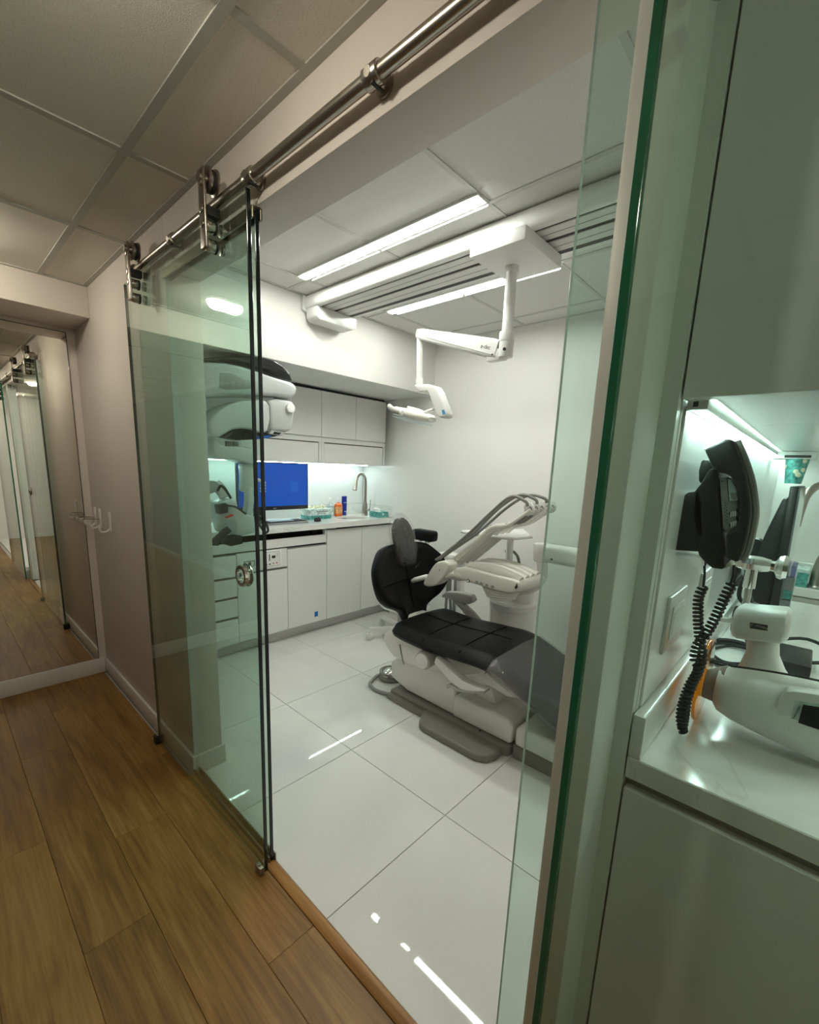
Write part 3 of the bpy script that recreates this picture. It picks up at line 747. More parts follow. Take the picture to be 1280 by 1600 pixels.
part('arm', lambda bm: slab(bm, [(312, 565), (350, 566), (380, 572), (405, 580), (430, 589), (455, 596), (463, 600), (466, 608), (463, 619), (455, 622), (430, 619), (400, 617), (370, 617), (340, 619), (312, 622)], XR + .10, .26, .022, 3), 'xray_white', xr)
cv = part('top_cover', lambda bm: slab(bm, [(312, 560), (345, 556.5), (390, 556), (410, 558), (428, 563), (443, 571), (453, 583), (458, 597), (440, 592), (420, 585), (405, 579), (380, 571), (350, 565), (312, 565)], XR + .085, .23, .012, 3), 'xray_dark', xr, label='dark glossy cover')
hp = part('grip_panel', lambda bm: slab(bm, [(344, 582), (362, 583), (395, 597), (397, 607), (352, 609), (343, 606)], XR + .104, .02, .004), 'xray_grey', xr)
part('display', lambda bm: slab(bm, [(352, 590), (360, 587.5), (380, 593), (393, 601), (393, 606), (352, 606)], XR + .107, .01, .001), 'plastic_grey', hp)
for a in (361, 370, 380): part('key', lambda bm: slab(bm, [(a, 596), (a + 6, 597), (a + 6, 603), (a, 603)], XR + .109, .006, .001), 'xray_grey', hp)
part('neck', lambda bm: cyl(bm, WS(442, 618, XR) , WS(442, 627, XR), .052), 'plastic_grey', xr)
hd = part('tube_head', lambda bm: slab(bm, [(421, 625), (432, 623), (458, 626), (461, 632), (460, 655), (457, 672), (448, 675), (424, 673), (421, 650)], XR + .09, .22, .018, 3), 'xray_white', xr)
part('knob', lambda bm: cyl(bm, WS(453, 638, XR + .085), WS(453, 638, XR + .085) + Vector((.022, -.004, 0)), .026, bev=.004), 'plastic_white', hd)
part('seam', lambda bm: tube(bm, [p + Vector((.0005, 0, 0)) for p in P([(418, 625), (422, 640), (422, 660), (419, 674)], XR + .098)], .0025, n=6), 'plastic_grey', hd)
part('collimator', lambda bm: slab(bm, [(424, 672), (446, 675), (441, 681), (421, 678)], XR + .08, .12, .004), 'xray_white', hd)
part('window', lambda bm: slab(bm, [(429, 674.5), (440, 676), (437, 679), (427, 677.5)], XR + .083, .02, .001), 'xray_dark', hd)
sb = part('sensor_body', lambda bm: slab(bm, [(327, 662), (331, 653), (342, 642), (357, 633), (377, 627), (400, 624.5), (416, 626), (422, 634), (423, 655), (419, 674), (412, 677), (402, 674), (392, 670.5), (378, 669), (364, 671), (352, 678), (343, 683), (334, 683), (328, 676)], XR + .10, .22, .02, 3, 0), 'xray_white', xr)
part('underside', lambda bm: slab(bm, [(344, 683), (354, 677.5), (366, 671), (380, 669), (394, 671), (410, 677), (428, 679), (440, 680), (420, 684), (396, 687), (372, 688), (350, 685)], XR + .06, .17, .006), 'xray_dark', sb)
part('blue_stripe', lambda bm: slab(bm, [(402, 682), (424, 680), (424, 683), (402, 686.5)], XR + .064, .02, .001), 'blue_tape', sb)
lw_ = part('patient_arm', lambda bm: slab(bm, [(333, 684), (338, 687), (346, 697), (372, 698), (392, 700), (400, 706), (402, 722), (396, 726), (368, 719), (337, 717), (334, 703)], XR + .07, .16, .014, 3), 'xray_white', xr)
part('adjust_knob', lambda bm: (cyl(bm, WS(368, 690, XR), WS(368, 697, XR), .018, bev=.004), cyl(bm, WS(360, 690, XR - .02), WS(360, 698, XR - .02), .03)), 'plastic_grey', lw_)
cl = part('chin_column', lambda bm: slab(bm, [(381, 724), (398, 726), (400, 768), (385, 770), (382, 765), (383, 750)], XR + .04, .08, .01, 3), 'xray_white', xr)
part('chin_stem', lambda bm: slab(bm, [(388, 761), (396, 761), (398, 780), (396, 800), (389, 815), (379, 815), (385, 802), (388, 785)], XR + .055, .06, .008, 3), 'xray_white', cl)
part('hand_grip', lambda bm: [cyl(bm, WS(411, 752 + 4.6 * i, XR - .03), WS(411, 755.5 + 4.6 * i, XR - .03), .017, n=14, bev=.003) for i in range(4)], 'xray_white', cl)
part('grip_arm', lambda bm: tube(bm, [WS(394, 748, XR - .03), WS(404, 750, XR - .03), WS(411, 754, XR - .03)], .011, n=8), 'xray_white', cl)
bd = part('patient_base', lambda bm: slab(bm, [(342, 786), (356, 781), (370, 781), (373, 794), (385, 803), (398, 806), (400, 832), (378, 838), (352, 834), (346, 812)], XR + .06, .15, .012, 3), 'xray_white', xr)
part('disc', lambda bm: (lathe(bm, [(.001, 0), (.045, 0), (.045, .012), (.03, .016), (.001, .016)], WS(361, 823, XR + .058), (1, -.1, 0))), 'xray_grey', bd)
part('lever', lambda bm: tube(bm, [WS(358, 826, XR + .08), WS(349, 834, XR + .09), WS(336, 846, XR + .10)], .022, n=12), 'rubber', bd)
part('lever_foot', lambda bm: slab(bm, [(332, 843), (344, 843), (343, 853), (332, 853)], XR + .12, .06, .006), 'rubber', bd)
part('switch_box', lambda bm: slab(bm, [(358, 841), (379, 837), (380, 850), (360, 854), (350, 847)], XR + .08, .10, .006), 'rubber', bd)
cb = part('camera_block', lambda bm: slab(bm, [(341, 789), (354, 786), (357, 789), (357, 801), (344, 804)], XR + .09, .06, .005), 'rubber', bd)
part('cable', lambda bm: tube(bm, [WS(356, 790, XR + .08), WS(368, 792, XR + .09), (WS(376, 797, XR + .09)), WS(384, 803, XR + .06)], .006, n=8), 'rubber', bd)
part('red_marker', lambda bm: slab(bm, [(351, 808), (363, 803), (366, 806), (354, 810)], XR + .066, .01, .001), 'led_red', bd)
ta = part('temple_arm', lambda bm: tube(bm, [WS(336, 757, XR), WS(344, 764, XR), WS(352, 777, XR + .01)], lambda s: .036 - .004 * s, n=14), 'xray_white', xr)
part('joint_ring', lambda bm: (tube(bm, [WS(340, 767, XR + .035), WS(345, 759, XR + .035), WS(352, 764, XR + .035), WS(361, 779, XR + .03)], .008, n=8)), 'rubber', ta)
part('joint_head', lambda bm: slab(bm, [(326, 755), (338, 751), (344, 757), (338, 769), (326, 773)], XR + .045, .09, .01, 3), 'xray_grey', ta)
part('hanging_cable', lambda bm: tube(bm, [WS(394, 806, XR + .02), WS(404, 818, XR + .03), WS(414, 832, XR + .03), WS(419, 828, XR + .03), WS(414, 815, XR + .02), WS(404, 806, XR)], .0075, n=8), 'rubber', xr)

# ================================================================== CEILING TRACK AND OPERATORY LIGHT
ra = thing('ceiling_rail', 'long white ceiling rail with dark slots for the operatory light', 'ceiling rail', (-1.4, 1.8, ZROOM))
ZR = 2.365
part('front_fascia', lambda bm: loft(bm, [[(x, y, z) for y, z in ((1.722, 2.438), (1.706, 2.415), (1.698, 2.39), (1.698, 2.372), (1.708, 2.360), (1.735, 2.357), (1.745, 2.362), (1.745, 2.438))] for x in (-2.50, XS0 - .02)]), 'plastic_white', ra, 50)
part('rail_body', lambda bm: bx(bm, (-2.48, 1.742, ZR + .004), (XS0 - .02, 2.0, 2.438)), 'dark', ra)
for y0, y1 in ((1.764, 1.848), (1.872, 1.964)):
    part('rail_strip', lambda bm: bx(bm, (-2.48, y0, ZR), (XS0 - .02, y1, ZR + .02), .002, 1), 'alu_white', ra)
for y0 in (1.806, 1.918): box('groove', (-2.475, y0, ZR - .0012), (XS0 - .022, y0 + .0016, ZR + .002), 'plastic_grey', ra)
part('rear_fascia', lambda bm: bx(bm, (-2.48, 1.978, ZR + .01), (XS0 - .02, 2.045, 2.438), .006), 'plastic_white', ra)
part('end_cap', lambda bm: (prism(bm, [(-2.528, 1.692, 2.436), (-2.528, 1.692, 2.352), (-2.528, 1.712, 2.345), (-2.528, 2.03, 2.345), (-2.528, 2.03, 2.436)], (.025, 0, 0), .004), prism(bm, [(-2.503, 1.712, 2.362), (-2.503, 1.712, 2.305), (-2.503, 1.735, 2.285), (-2.503, 1.99, 2.285), (-2.503, 2.02, 2.30), (-2.503, 2.025, 2.362)], (.115, 0, 0), .008, 3)), 'plastic_white', ra)
lt = thing('operatory_light', 'white operatory light on a jointed arm hanging from the ceiling rail', 'dental light', (-1.13, 1.85, 2.31))
part('carriage', lambda bm: bx(bm, (-1.245, 1.665, 2.305), (-.985, 1.985, 2.357), .006), 'plastic_white', lt)
PX, PY = -1.147, 1.85
part('pole', lambda bm: cyl(bm, (PX, PY, 2.03), (PX, PY, 2.306), .0245, n=28), 'plastic_white', lt)
part('pole_flange', lambda bm: cyl(bm, (PX, PY, 2.285), (PX, PY, 2.306), .031, n=28), 'plastic_white', lt)
hub = part('hub', lambda bm: (cyl(bm, (PX, PY, 1.935), (PX, PY, 2.035), .032, n=28, bev=.002), cyl(bm, (PX, PY, 2.0), (PX, PY, 2.042), .0345, n=28, bev=.002), bx(bm, (PX - .09, PY - .02, 1.925), (PX, PY + .02, 1.975), .004)), 'plastic_white', lt)
part('screw', lambda bm: cyl(bm, (PX + .012, PY - .034, 1.963), (PX + .01, PY - .028, 1.963), .007, n=12), 'ink', hub)
A0 = W(785, 548, 1, PY); A1 = W(655, 522, 1, PY)
def sect(c, w, h, ax):
    q = Vector((0, 1, 0)); u = ax.cross(q).normalized()
    return [c + q * a + u * b for a, b in rrect(w, h, min(w, h) * .3)]
ax = (A1 - A0).normalized()
arm = part('spring_arm', lambda bm: loft(bm, [sect(A0 + ax * .02, .045, .075, ax), sect(A0 + ax * .05, .048, .085, ax), sect(A1 - ax * .03, .042, .055, ax), sect(A1 + ax * .005, .038, .045, ax)]), 'plastic_white', lt)
def q2(a, b): return W(a, b, 1, PY - .0242)
part('seam', lambda bm: tube(bm, [q2(662, 526), q2(775, 556)], .0012, n=5, sm=False), 'plastic_grey', arm)
text('logo', 'a-dec', .026, 'ink', arm, frame_M(q2(759, 542), ax * -1, (0, 0, 1)) )
part('screw', lambda bm: cyl(bm, q2(769, 554) + Vector((0, -.001, 0)), q2(769, 554) + Vector((0, .004, 0)), .0042, n=10), 'ink', arm)
D0 = W(656, 526, 1, PY); D1 = W(655.5, 597, 1, PY)
part('drop_rod', lambda bm: cyl(bm, D0, D1, .0155, n=22), 'plastic_white', lt)
part('rod_collar', lambda bm: cyl(bm, W(655.5, 592, 1, PY), W(655.5, 603, 1, PY), .020, n=22, bev=.002), 'plastic_white', lt)
yo = part('yoke', lambda bm: prism(bm, [W(a, b, 1, PY - .03) for a, b in ((646, 601), (668, 600), (679, 603), (685, 612), (697, 644), (697, 651), (688, 653), (681, 648), (669, 612), (652, 610))], (0, .06, 0), .008, 3), 'plastic_white', lt)
part('badge', lambda bm: prism(bm, [W(a, b, 1, PY - .0312) for a, b in ((690, 641), (694, 640), (696, 647), (692, 648))], (0, .002, 0)), 'blue_mark', yo)
part('inner_pad', lambda bm: prism(bm, [W(a, b, 1, PY - .034) for a, b in ((654, 609), (668, 608.5), (669, 612), (655, 612.5))], (0, .06, 0), .003), 'armrest_grey', yo)
h0 = W(620, 640, 1, PY); h1 = W(688, 659, 1, PY); hx = (h1 - h0).normalized(); hu = hx.cross(Vector((0, 1, 0))).normalized()
def hs(s, w, h, dz=0): return [h0 + hx * s + Vector((0, 1, 0)) * a + hu * (b + dz) for a, b in rrect(w, h, min(w, h) * .45)]
hd = part('lamp_head', lambda bm: loft(bm, [hs(.0, .05, .02), hs(.02, .09, .035), hs(.08, .13, .04), hs(.16, .15, .045), hs(.24, .12, .04), hs(.275, .06, .02)]), 'plastic', lt)
part('front_shield', lambda bm: loft(bm, [hs(.02, .10, .012, -.03 * 1), hs(.10, .15, .014, -.036), hs(.20, .15, .014, -.036), hs(.25, .08, .010, -.03)]), 'clear_plastic', hd)
part('handle', lambda bm: tube(bm, [h0 + hx * .0 + Vector((0, -.06, .012)), h0 + hx * .07 + Vector((0, -.085, .0)), h0 + hx * .13 + Vector((0, -.085, -.002))], .013, n=12), 'plastic_white', hd)
part('handle_grip', lambda bm: tube(bm, [h0 + hx * .015 + Vector((0, -.07, .009)), h0 + hx * .07 + Vector((0, -.087, .0)), h0 + hx * .12 + Vector((0, -.087, -.002))], .0142, n=12), 'armrest_grey', hd)
part('handle', lambda bm: tube(bm, [h0 + hx * .03 + Vector((0, .06, .02)), h0 + hx * .1 + Vector((0, .075, .02)), h0 + hx * .17 + Vector((0, .06, .01))], .012, n=12), 'plastic_white', hd)
part('head_stem', lambda bm: tube(bm, [W(678, 640, 1, PY), W(668, 643, 1, PY), W(658, 648, 1, PY)], .009, n=8), 'plastic_white', hd)

# ================================================================== DENTAL CHAIR
YC = 2.03
ch = thing('dental_chair', 'black leather dental chair on a white and grey base', 'dental chair', (-1.35, YC, 0))
# grey floor plate with the wider step in front
def outline(pts, z): return [(x, y, z) for x, y in pts]
fp = part('floor_plate', lambda bm: (prism(bm, outline([(-1.80, 1.845), (-1.80, 2.20), (-.955, 2.20), (-.955, 1.86), (-1.0, 1.84)], .0), (0, 0, .055), .012, 3),
                                     prism(bm, outline([(-1.455, 1.735), (-1.44, 1.715), (-1.40, 1.70), (-1.06, 1.70), (-1.005, 1.73), (-.985, 1.78), (-.985, 1.87), (-1.50, 1.87), (-1.49, 1.80)], .0), (0, 0, .045), .012, 3),
                                     prism(bm, outline([(-1.80, 1.815), (-1.80, 1.88), (-1.44, 1.88), (-1.44, 1.80)], .0), (0, 0, .035), .006)), 'base_grey', ch)
part('foot_cover_plate', lambda bm: bx(bm, (-.940, 1.868, .0), (-.40, 2.19, .075), .006), 'base_grey', ch)
# lower lift shell (rear) and base covers (front)
part('lift_cover', lambda bm: prism(bm, [(-1.842, 1.885, .215), (-1.842, 1.885, .110), (-1.70, 1.885, .068), (-1.345, 1.885, .058), (-1.325, 1.885, .065), (-1.325, 1.885, .30), (-1.55, 1.885, .30)], (0, .29, 0), .015, 3), 'plastic', ch)
part('base_cover', lambda bm: prism(bm, [(-1.335, 1.872, .058), (-.965, 1.872, .058), (-.955, 1.872, .075), (-.955, 1.872, .165), (-.985, 1.872, .195), (-1.30, 1.872, .205), (-1.335, 1.872, .18)], (0, .31, 0), .018, 3), 'plastic', ch)
part('base_cover', lambda bm: prism(bm, [(-.940, 1.872, .070), (-.40, 1.872, .070), (-.40, 1.872, .185), (-.915, 1.872, .185), (-.94, 1.872, .16)], (0, .31, 0), .018, 3), 'plastic', ch)
part('latch', lambda bm: bx(bm, (-1.145, 1.868, .045), (-1.137, 1.875, .062), .001), 'ink', ch)
part('lift_post', lambda bm: prism(bm, [(-1.45, 1.95, .19), (-1.10, 1.95, .19), (-1.18, 1.95, .36), (-1.55, 1.95, .36)], (0, .16, 0), .01), 'plastic', ch)
# upper white seat shell
part('seat_shell', lambda bm: prism(bm, [W(a, b, 1, 1.845) for a, b in ((598, 990), (612, 984), (628, 985), (660, 995), (700, 1005), (752, 1024), (755, 1040), (744, 1054), (715, 1057), (690, 1053), (660, 1046), (635, 1038), (612, 1025), (602, 1010))], (0, .40, 0), .02, 3), 'plastic', ch)
part('shell_seam', lambda bm: tube(bm, [W(a, b, 1, 1.8435) for a, b in ((625, 1007), (627, 1020), (631, 1038))], .0035, n=6), 'plastic_grey', ch)
part('rear_shell', lambda bm: prism(bm, [W(a, b, 1, 1.87) for a, b in ((597, 995), (604, 988), (628, 988), (632, 1005), (634, 1036), (618, 1028), (604, 1014))], (0, .34, 0), .02, 3), 'plastic', ch)
part('link_cover', lambda bm: prism(bm, [(-1.27, 1.90, .33), (-1.02, 1.90, .29), (-.86, 1.90, .33), (-.92, 1.90, .42), (-1.2, 1.90, .43)], (0, .26, 0), .02, 3), 'plastic', ch)
part('pivot_post', lambda bm: prism(bm, [(-1.865, 1.945, .38), (-1.70, 1.945, .38), (-1.74, 1.945, .525), (-1.865, 1.945, .525)], (0, .17, 0), .02, 3), 'armrest_grey', ch)
# seat cushion and legrest: side profile swept over the width
def cushion(bm, prof, y0, y1, th, crown=.012, ny=14, wfun=None):
    """prof: list of (x,z) of the top line; closed slab with rounded long edges"""
    pr = smooth([(x, 0, z) for x, z in prof], 4); rings = []
    n = len(pr)
    for i, p in enumerate(pr):
        d = (pr[min(i + 1, n - 1)] - pr[max(i - 1, 0)]).normalized(); nrm = Vector((-d.z, 0, d.x))
        if nrm.z < 0: nrm = -nrm
        w0, w1 = wfun(i / (n - 1), y0, y1) if wfun else (y0, y1)
        e = min(1, (i + .6) / 3, (n - 1 - i + .6) / 3)
        ring = []
        for j in range(ny + 1):
            s = j / ny; yy = w0 + (w1 - w0) * s; q = abs(2 * s - 1)
            ring.append(Vector((p.x, yy, p.z)) + nrm * (crown * (1 - q ** 2) - th * .45 * max(0, (q - .82) / .18) ** 2 - th * .35 * (1 - e)))
        for j in range(ny, -1, -1):
            s = j / ny; yy = w0 + (w1 - w0) * (.02 + .96 * s); q = abs(2 * s - 1)
            ring.append(Vector((p.x, yy, p.z)) + nrm * (-th + th * .3 * max(0, (q - .85) / .15) ** 2 + th * .2 * (1 - e)))
        rings.append(ring)
    loft(bm, rings)
def sw(s, a, b):
    m = (a + b) / 2; h = (b - a) / 2
    k = .70 + .30 * min(1, s / .14) ** .6 if s < .14 else (1 if s < .55 else 1 - .10 * (s - .55) / .45)
    return m - h * k, m + h * k
seat_prof = [(-1.76, .515), (-1.70, .512), (-1.50, .505), (-1.25, .520), (-1.12, .525), (-1.02, .505), (-.85, .440), (-.65, .355), (-.42, .262)]
seat = part('seat', lambda bm: cushion(bm, seat_prof, 1.755, 2.315, .085, wfun=sw), 'leather', ch, 50)
def top_at(x):
    pr = smooth([(a, 0, z) for a, z in seat_prof], 6)
    for a, b in zip(pr[:-1], pr[1:]):
        if a.x <= x <= b.x: return a.z + (b.z - a.z) * (x - a.x) / (b.x - a.x)
def seam_line(pts, r=.0035, dz=.0095):
    out = []
    for i in range(len(pts) - 1):
        for k in range(8):
            s = k / 8; x = pts[i][0] + (pts[i + 1][0] - pts[i][0]) * s; y = pts[i][1] + (pts[i + 1][1] - pts[i][1]) * s
            q = abs(2 * (y - 1.755) / .56 - 1); out.append((x, y, top_at(x) + .012 * (1 - q * q) - .085 * .45 * max(0, (q - .82) / .18) ** 2 + .0008))
    return lambda bm: tube(bm, out, r, n=6, sm=False)
for pts in ([(-1.49, 1.77), (-1.50, 2.30)], [(-1.24, 1.77), (-1.24, 2.30)], [(-1.70, 2.06), (-1.02, 2.06)]):
    part('seam', seam_line(pts), 'leather_seam', seat)
# clear cover on the legrest
part('legrest_cover', lambda bm: cushion(bm, [(-1.06, .520), (-1.02, .510), (-.85, .4445), (-.65, .3595), (-.415, .264)], 1.748, 2.322, .096, crown=.014), 'film_leg', ch, 50, 'clear plastic cover over the legrest')
# backrest: outline in the plane of the back (s across = y, h up), leaning
BX0, BZ0 = -1.775, .475
lean = Vector((-.30, 0, .954)); bn = Vector((.954, 0, .30))
def bp(y, h, d=0):
    curve = .10 * ((y - YC) / .3) ** 2
    return Vector((BX0, y, BZ0)) + lean * h + bn * (d + curve * .55)
half = [(0, -.045), (.05, -.035), (.085, .01), (.11, .068), (.17, .10), (.24, .13), (.305, .19), (.325, .28), (.312, .36), (.255, .43), (.20, .475), (.13, .495), (.06, .50)]
outl = [(a, b) for a, b in half] + [(-a, b) for a, b in half[::-1][:-1]]
outl = [(v.x, v.y) for v in smooth_closed([(a, b, 0) for a, b in outl], 3)]
def fn(bm):
    cx, cy = 0, .27
    rings = []
    for sc, d in ((.60, -.055), (.90, -.055), (.985, -.045), (1.0, -.03), (1.0, -.008), (.985, .008), (.93, .018), (.80, .014), (.55, .006), (.25, .0), (.02, .0)):
        rings.append([bp(YC + cx + (a - cx) * sc, cy + (b - cy) * sc, d) for a, b in outl])
    loft(bm, rings)
back = part('backrest', fn, 'leather', ch, 50)
part('piping', lambda bm: tube(bm, [bp(YC + a * .975, .27 + (b - .27) * .975, .013) for a, b in outl + outl[:1]], .004, n=6, sm=False), 'leather', back)
part('seam', lambda bm: tube(bm, [bp(YC + a, .255 + .01 * math.cos(a * 8), .010 + .005 * abs(a) / .3) for a in [-.29 + .58 * i / 16 for i in range(17)]], .004, n=6, sm=False), 'leather_seam', back)
part('seam', lambda bm: tube(bm, [bp(YC + .0, .04 + .46 * i / 10, .006) for i in range(11)], .003, n=6, sm=False), 'leather_seam', back)
# headrest in clear film
hc = bp(YC + .005, .525, .028)
def hring(sc, d): return [hc + lean * (b * .5 * sc) + Vector((0, 1, 0)) * (a * .5 * sc) + bn * d for a, b in [(v.x, v.y) for v in smooth_closed([(0, -.24, 0), (.10, -.21, 0), (.135, -.05, 0), (.125, .10, 0), (.07, .20, 0), (0, .215, 0), (-.07, .195, 0), (-.125, .10, 0), (-.135, -.05, 0), (-.10, -.21, 0)], 3)]]
hr = part('headrest', lambda bm: loft(bm, [hring(s * 1.25, d) for s, d in ((.5, -.03), (.9, -.03), (1, -.015), (1, .0), (.9, .015), (.5, .018), (.05, .018))]), 'leather', ch, 50)
def fn(bm):
    t = BM(); rings = []
    rnd = random.Random(3)
    for s, d in ((.95, -.045), (1.18, -.03), (1.22, -.01), (1.12, .012), (.92, .026), (.55, .028), (.05, .027)):
        rings.append([p + Vector((rnd.uniform(-.004, .004), rnd.uniform(-.006, .006), rnd.uniform(-.006, .006))) for p in hring(s * 1.25, d)])
    loft(bm, rings)
    loft(bm, [[hc + lean * (-.16 + a) + Vector((0, b, 0)) + bn * (.03 + rnd.uniform(-.01, .01)) for a, b in ((0, -.10 + .01 * k), (.03, -.05), (.035, 0.0), (.03, .05), (0, .10), (-.03 - .03 * k, .03), (-.045, -.02))] for k in (0, .4)], cap=False)
part('headrest_cover', fn, 'film', hr, 20, 'crumpled clear plastic bag')
# near armrest
pv = W(662, 1032, 1, 1.775)
ar = part('arm_pivot', lambda bm: (cyl(bm, pv + Vector((0, .06, .008)), pv + Vector((0, -.012, 0)), .052, n=32, bev=.006)), 'armrest_grey', ch)
part('pivot_cap', lambda bm: cyl(bm, pv + Vector((0, -.012, 0)), pv + Vector((0, -.020, 0)), .043, n=32, bev=.004), 'plastic_white', ar)
ap = [W(a, b, 1, 1.765) for a, b in ((681, 1026), (690, 1034), (704, 1048), (722, 1064), (742, 1074), (758, 1077), (757, 1081), (741, 1081), (720, 1078), (706, 1068), (690, 1050), (678, 1036))]
am = part('armrest', lambda bm: prism(bm, ap, (0, .055, 0), .006, 3), 'plastic_white', ch)
part('armrest_pad', lambda bm: prism(bm, [W(a, b, 1, 1.763) for a, b in ((697, 1071), (702, 1069), (715, 1077), (740, 1081), (757, 1081), (755, 1085), (735, 1084), (713, 1081), (704, 1074), (698, 1076))], (0, .06, 0), .004), 'armrest_grey', am)
# far armrest, swung up behind the seat
fa = part('armrest', lambda bm: prism(bm, [W(a, b, 1, 2.34) for a, b in ((689, 930), (697, 925), (715, 926), (735, 931), (739, 940), (732, 945), (717, 942), (700, 936), (690, 934))], (0, .06, 0), .010, 3), 'armrest_grey', ch)
part('armrest_strut', lambda bm: prism(bm, [W(a, b, 1, 2.35) for a, b in ((705, 937), (721, 942), (738, 958), (748, 970), (736, 972), (722, 955))], (0, .04, 0), .006), 'armrest_grey', fa)

# foot control with cable loop
t = thing('foot_control', 'grey and chrome foot control with cable beside the chair base', 'foot pedal', (-1.97, 2.0, 0))
part('base', lambda bm: lathe(bm, [(.001, 0), (.085, 0), (.09, .015), (.075, .03), (.001, .035)], (-1.975, 2.03, .001)), 'base_grey', t)
part('dome', lambda bm: lathe(bm, [(.07, .028), (.06, .05), (.035, .066), (.001, .07)], (-1.975, 2.03, .001)), 'chrome', t)
part('pedal_ring', lambda bm: tube(bm, [(-1.975 + .075 * math.cos(a), 2.03 + .075 * math.sin(a), .05) for a in [2 * PI * i / 24 for i in range(25)]], .008, n=8, sm=False), 'plastic_grey', t)
part('cable', lambda bm: tube(bm, [(-2.02, 1.95, .03), (-2.02, 1.90, .014), (-1.985, 1.845, .012), (-1.90, 1.82, .012), (-1.80, 1.85, .012), (-1.72, 1.92, .014)], .012, n=10), 'plastic_grey', t)

# ================================================================== DELIVERY UNIT
du = thing('delivery_unit', 'white dental delivery unit with tool whips over the chair', 'delivery unit', (-1.33, 2.52, 0))
pc = Vector((-1.365, 2.52, 0))
ped = part('pedestal', lambda bm: lathe(bm, [(.001, .0), (.145, .0), (.145, .56), (.150, .565), (.150, .60), (.135, .615), (.001, .615)], pc, n=40), 'plastic_white', du)
part('door_line', lambda bm: tube(bm, [pc + Vector((-.08, -.1215, .06)), pc + Vector((-.08, -.1215, .55))], .0016, n=5, sm=False), 'plastic_grey', ped)
part('neck', lambda bm: cyl(bm, pc + Vector((.06, 0, .60)), pc + Vector((.06, 0, .70)), .075, n=30), 'plastic_white', ped)
YD0, YD1 = 2.10, 2.36
prof = [W(a, b, 1, YD0) for a, b in ((702, 893), (712, 888), (726, 887), (745, 891), (775, 899), (800, 905), (812, 909), (814, 918), (810, 926), (795, 928), (770, 923), (745, 914), (725, 908), (705, 905), (700, 899))]
hb = part('head_body', lambda bm: prism(bm, prof, (.02, YD1 - YD0, .0), .018, 3), 'plastic_warm', du)
for i in range(4):
    y = YD0 + .045 + i * .062
    part('tool_rest', lambda bm: tube(bm, [W(728 - 2, 884, 1, YD0) * 1 + Vector((.005, y - YD0, -.004)), W(752, 889, 1, YD0) + Vector((.01, y - YD0, .0)), W(780, 897, 1, YD0) + Vector((.012, y - YD0, -.002)), W(806, 907, 1, YD0) + Vector((.01, y - YD0, -.008))], lambda s: .030 - .006 * abs(2 * s - 1), n=12), 'plastic_warm', hb)
for k, (a, b) in enumerate(((745, 909.5), (752, 912), (761, 914.5), (770, 916.5))):
    p = W(a, b, 1, YD0)
    part('button', lambda bm: cyl(bm, p + Vector((0, .006, 0)), p + Vector((0, -.005, 0)), .0085, n=14), 'plastic_grey', hb)
p = W(732, 907.5, 1, YD0); part('gauge', lambda bm: cyl(bm, p + Vector((0, .006, 0)), p + Vector((0, -.004, 0)), .010, n=18), 'ink', hb)
p = W(732, 907.5, 1, YD0); part('gauge_face', lambda bm: cyl(bm, p + Vector((0, -.004, 0)), p + Vector((0, -.0048, 0)), .007, n=18), 'plastic_white', hb)
part('bellows', lambda bm: lathe(bm, [(.07, 0)] + [(.072 + .012 * (k % 2) + .004 * k, .008 * k) for k in range(1, 10)] + [(.001, .08)], W(783, 934, 1, 2.23), (0, 0, 1)), 'plastic', hb)
part('latch', lambda bm: prism(bm, [W(a, b, 1, YD0 - .002) for a, b in ((804, 918), (808, 911), (809, 918), (806, 921))], (0, .01, 0)), 'ink', hb)
# left handle pod
pod = part('handle_pod', lambda bm: prism(bm, smooth_closed([W(a, b, 1, YD0 - .05) for a, b in ((661, 912), (667, 900), (676, 885), (684, 878), (696, 877), (702, 884), (698, 894), (690, 905), (682, 914), (668, 917))], 2), (0, .09, 0), .014, 3), 'plastic_warm', du)
part('handle_bar', lambda bm: cyl(bm, W(642, 908, 1, YD0 - .03), W(668, 901, 1, YD0 - .02), .017, n=22, bev=.003), 'plastic_white', pod)
part('pod_screw', lambda bm: cyl(bm, W(687, 890.5, 1, YD0 - .051), W(687, 890.5, 1, YD0 - .045), .005, n=10), 'plastic_grey', pod)
part('pod_joint', lambda bm: cyl(bm, W(694, 900, 1, YD0 - .01), W(712, 896, 1, YD0), .024, n=20, bev=.004), 'plastic_warm', pod)
part('hub', lambda bm: cyl(bm, W(706, 897, 1, YD0 + .03), W(724, 899, 1, YD0 + .03), .034, n=24, bev=.004), 'plastic_warm', du)
# tool whips: five rods rising to the right, holders and hoses
def WD(a, b, y): return W(a, b, 1, 2.13) + Vector((0, y - 2.13, 0))
for i in range(5):
    y = 2.145 + .066 * i
    w = part('whip', lambda bm: tube(bm, [WD(698, 884, y), WD(712, 872, y), WD(740, 848, y), WD(768, 825, y), WD(790, 822, y), WD(812, 808, y), WD(828, 797, y)], lambda s: .0165 if s < .62 else .011, n=10, k=3), 'plastic_warm', du)
    part('whip_groove', lambda bm: tube(bm, [WD(706, 874.5, y - .002), WD(740, 845.2, y - .002), WD(766, 823.2, y - .002)], .0045, n=6, k=2), 'plastic', w)
    h = part('tool_holder', lambda bm: prism(bm, smooth_closed([WD(a, b, y) for a, b in ((816, 792), (819, 786), (826, 785), (830, 790), (832, 796), (829, 803), (822, 806), (818, 800))], 2), (0, .016, 0), .004), 'plastic_white', du)
    part('cradle_gap', lambda bm: prism(bm, smooth_closed([WD(a, b, y - .0008) for a, b in ((824, 794), (827, 791), (829.5, 795), (828, 800), (825, 802))], 2), (0, .01, 0), .001), 'plastic_grey', h)
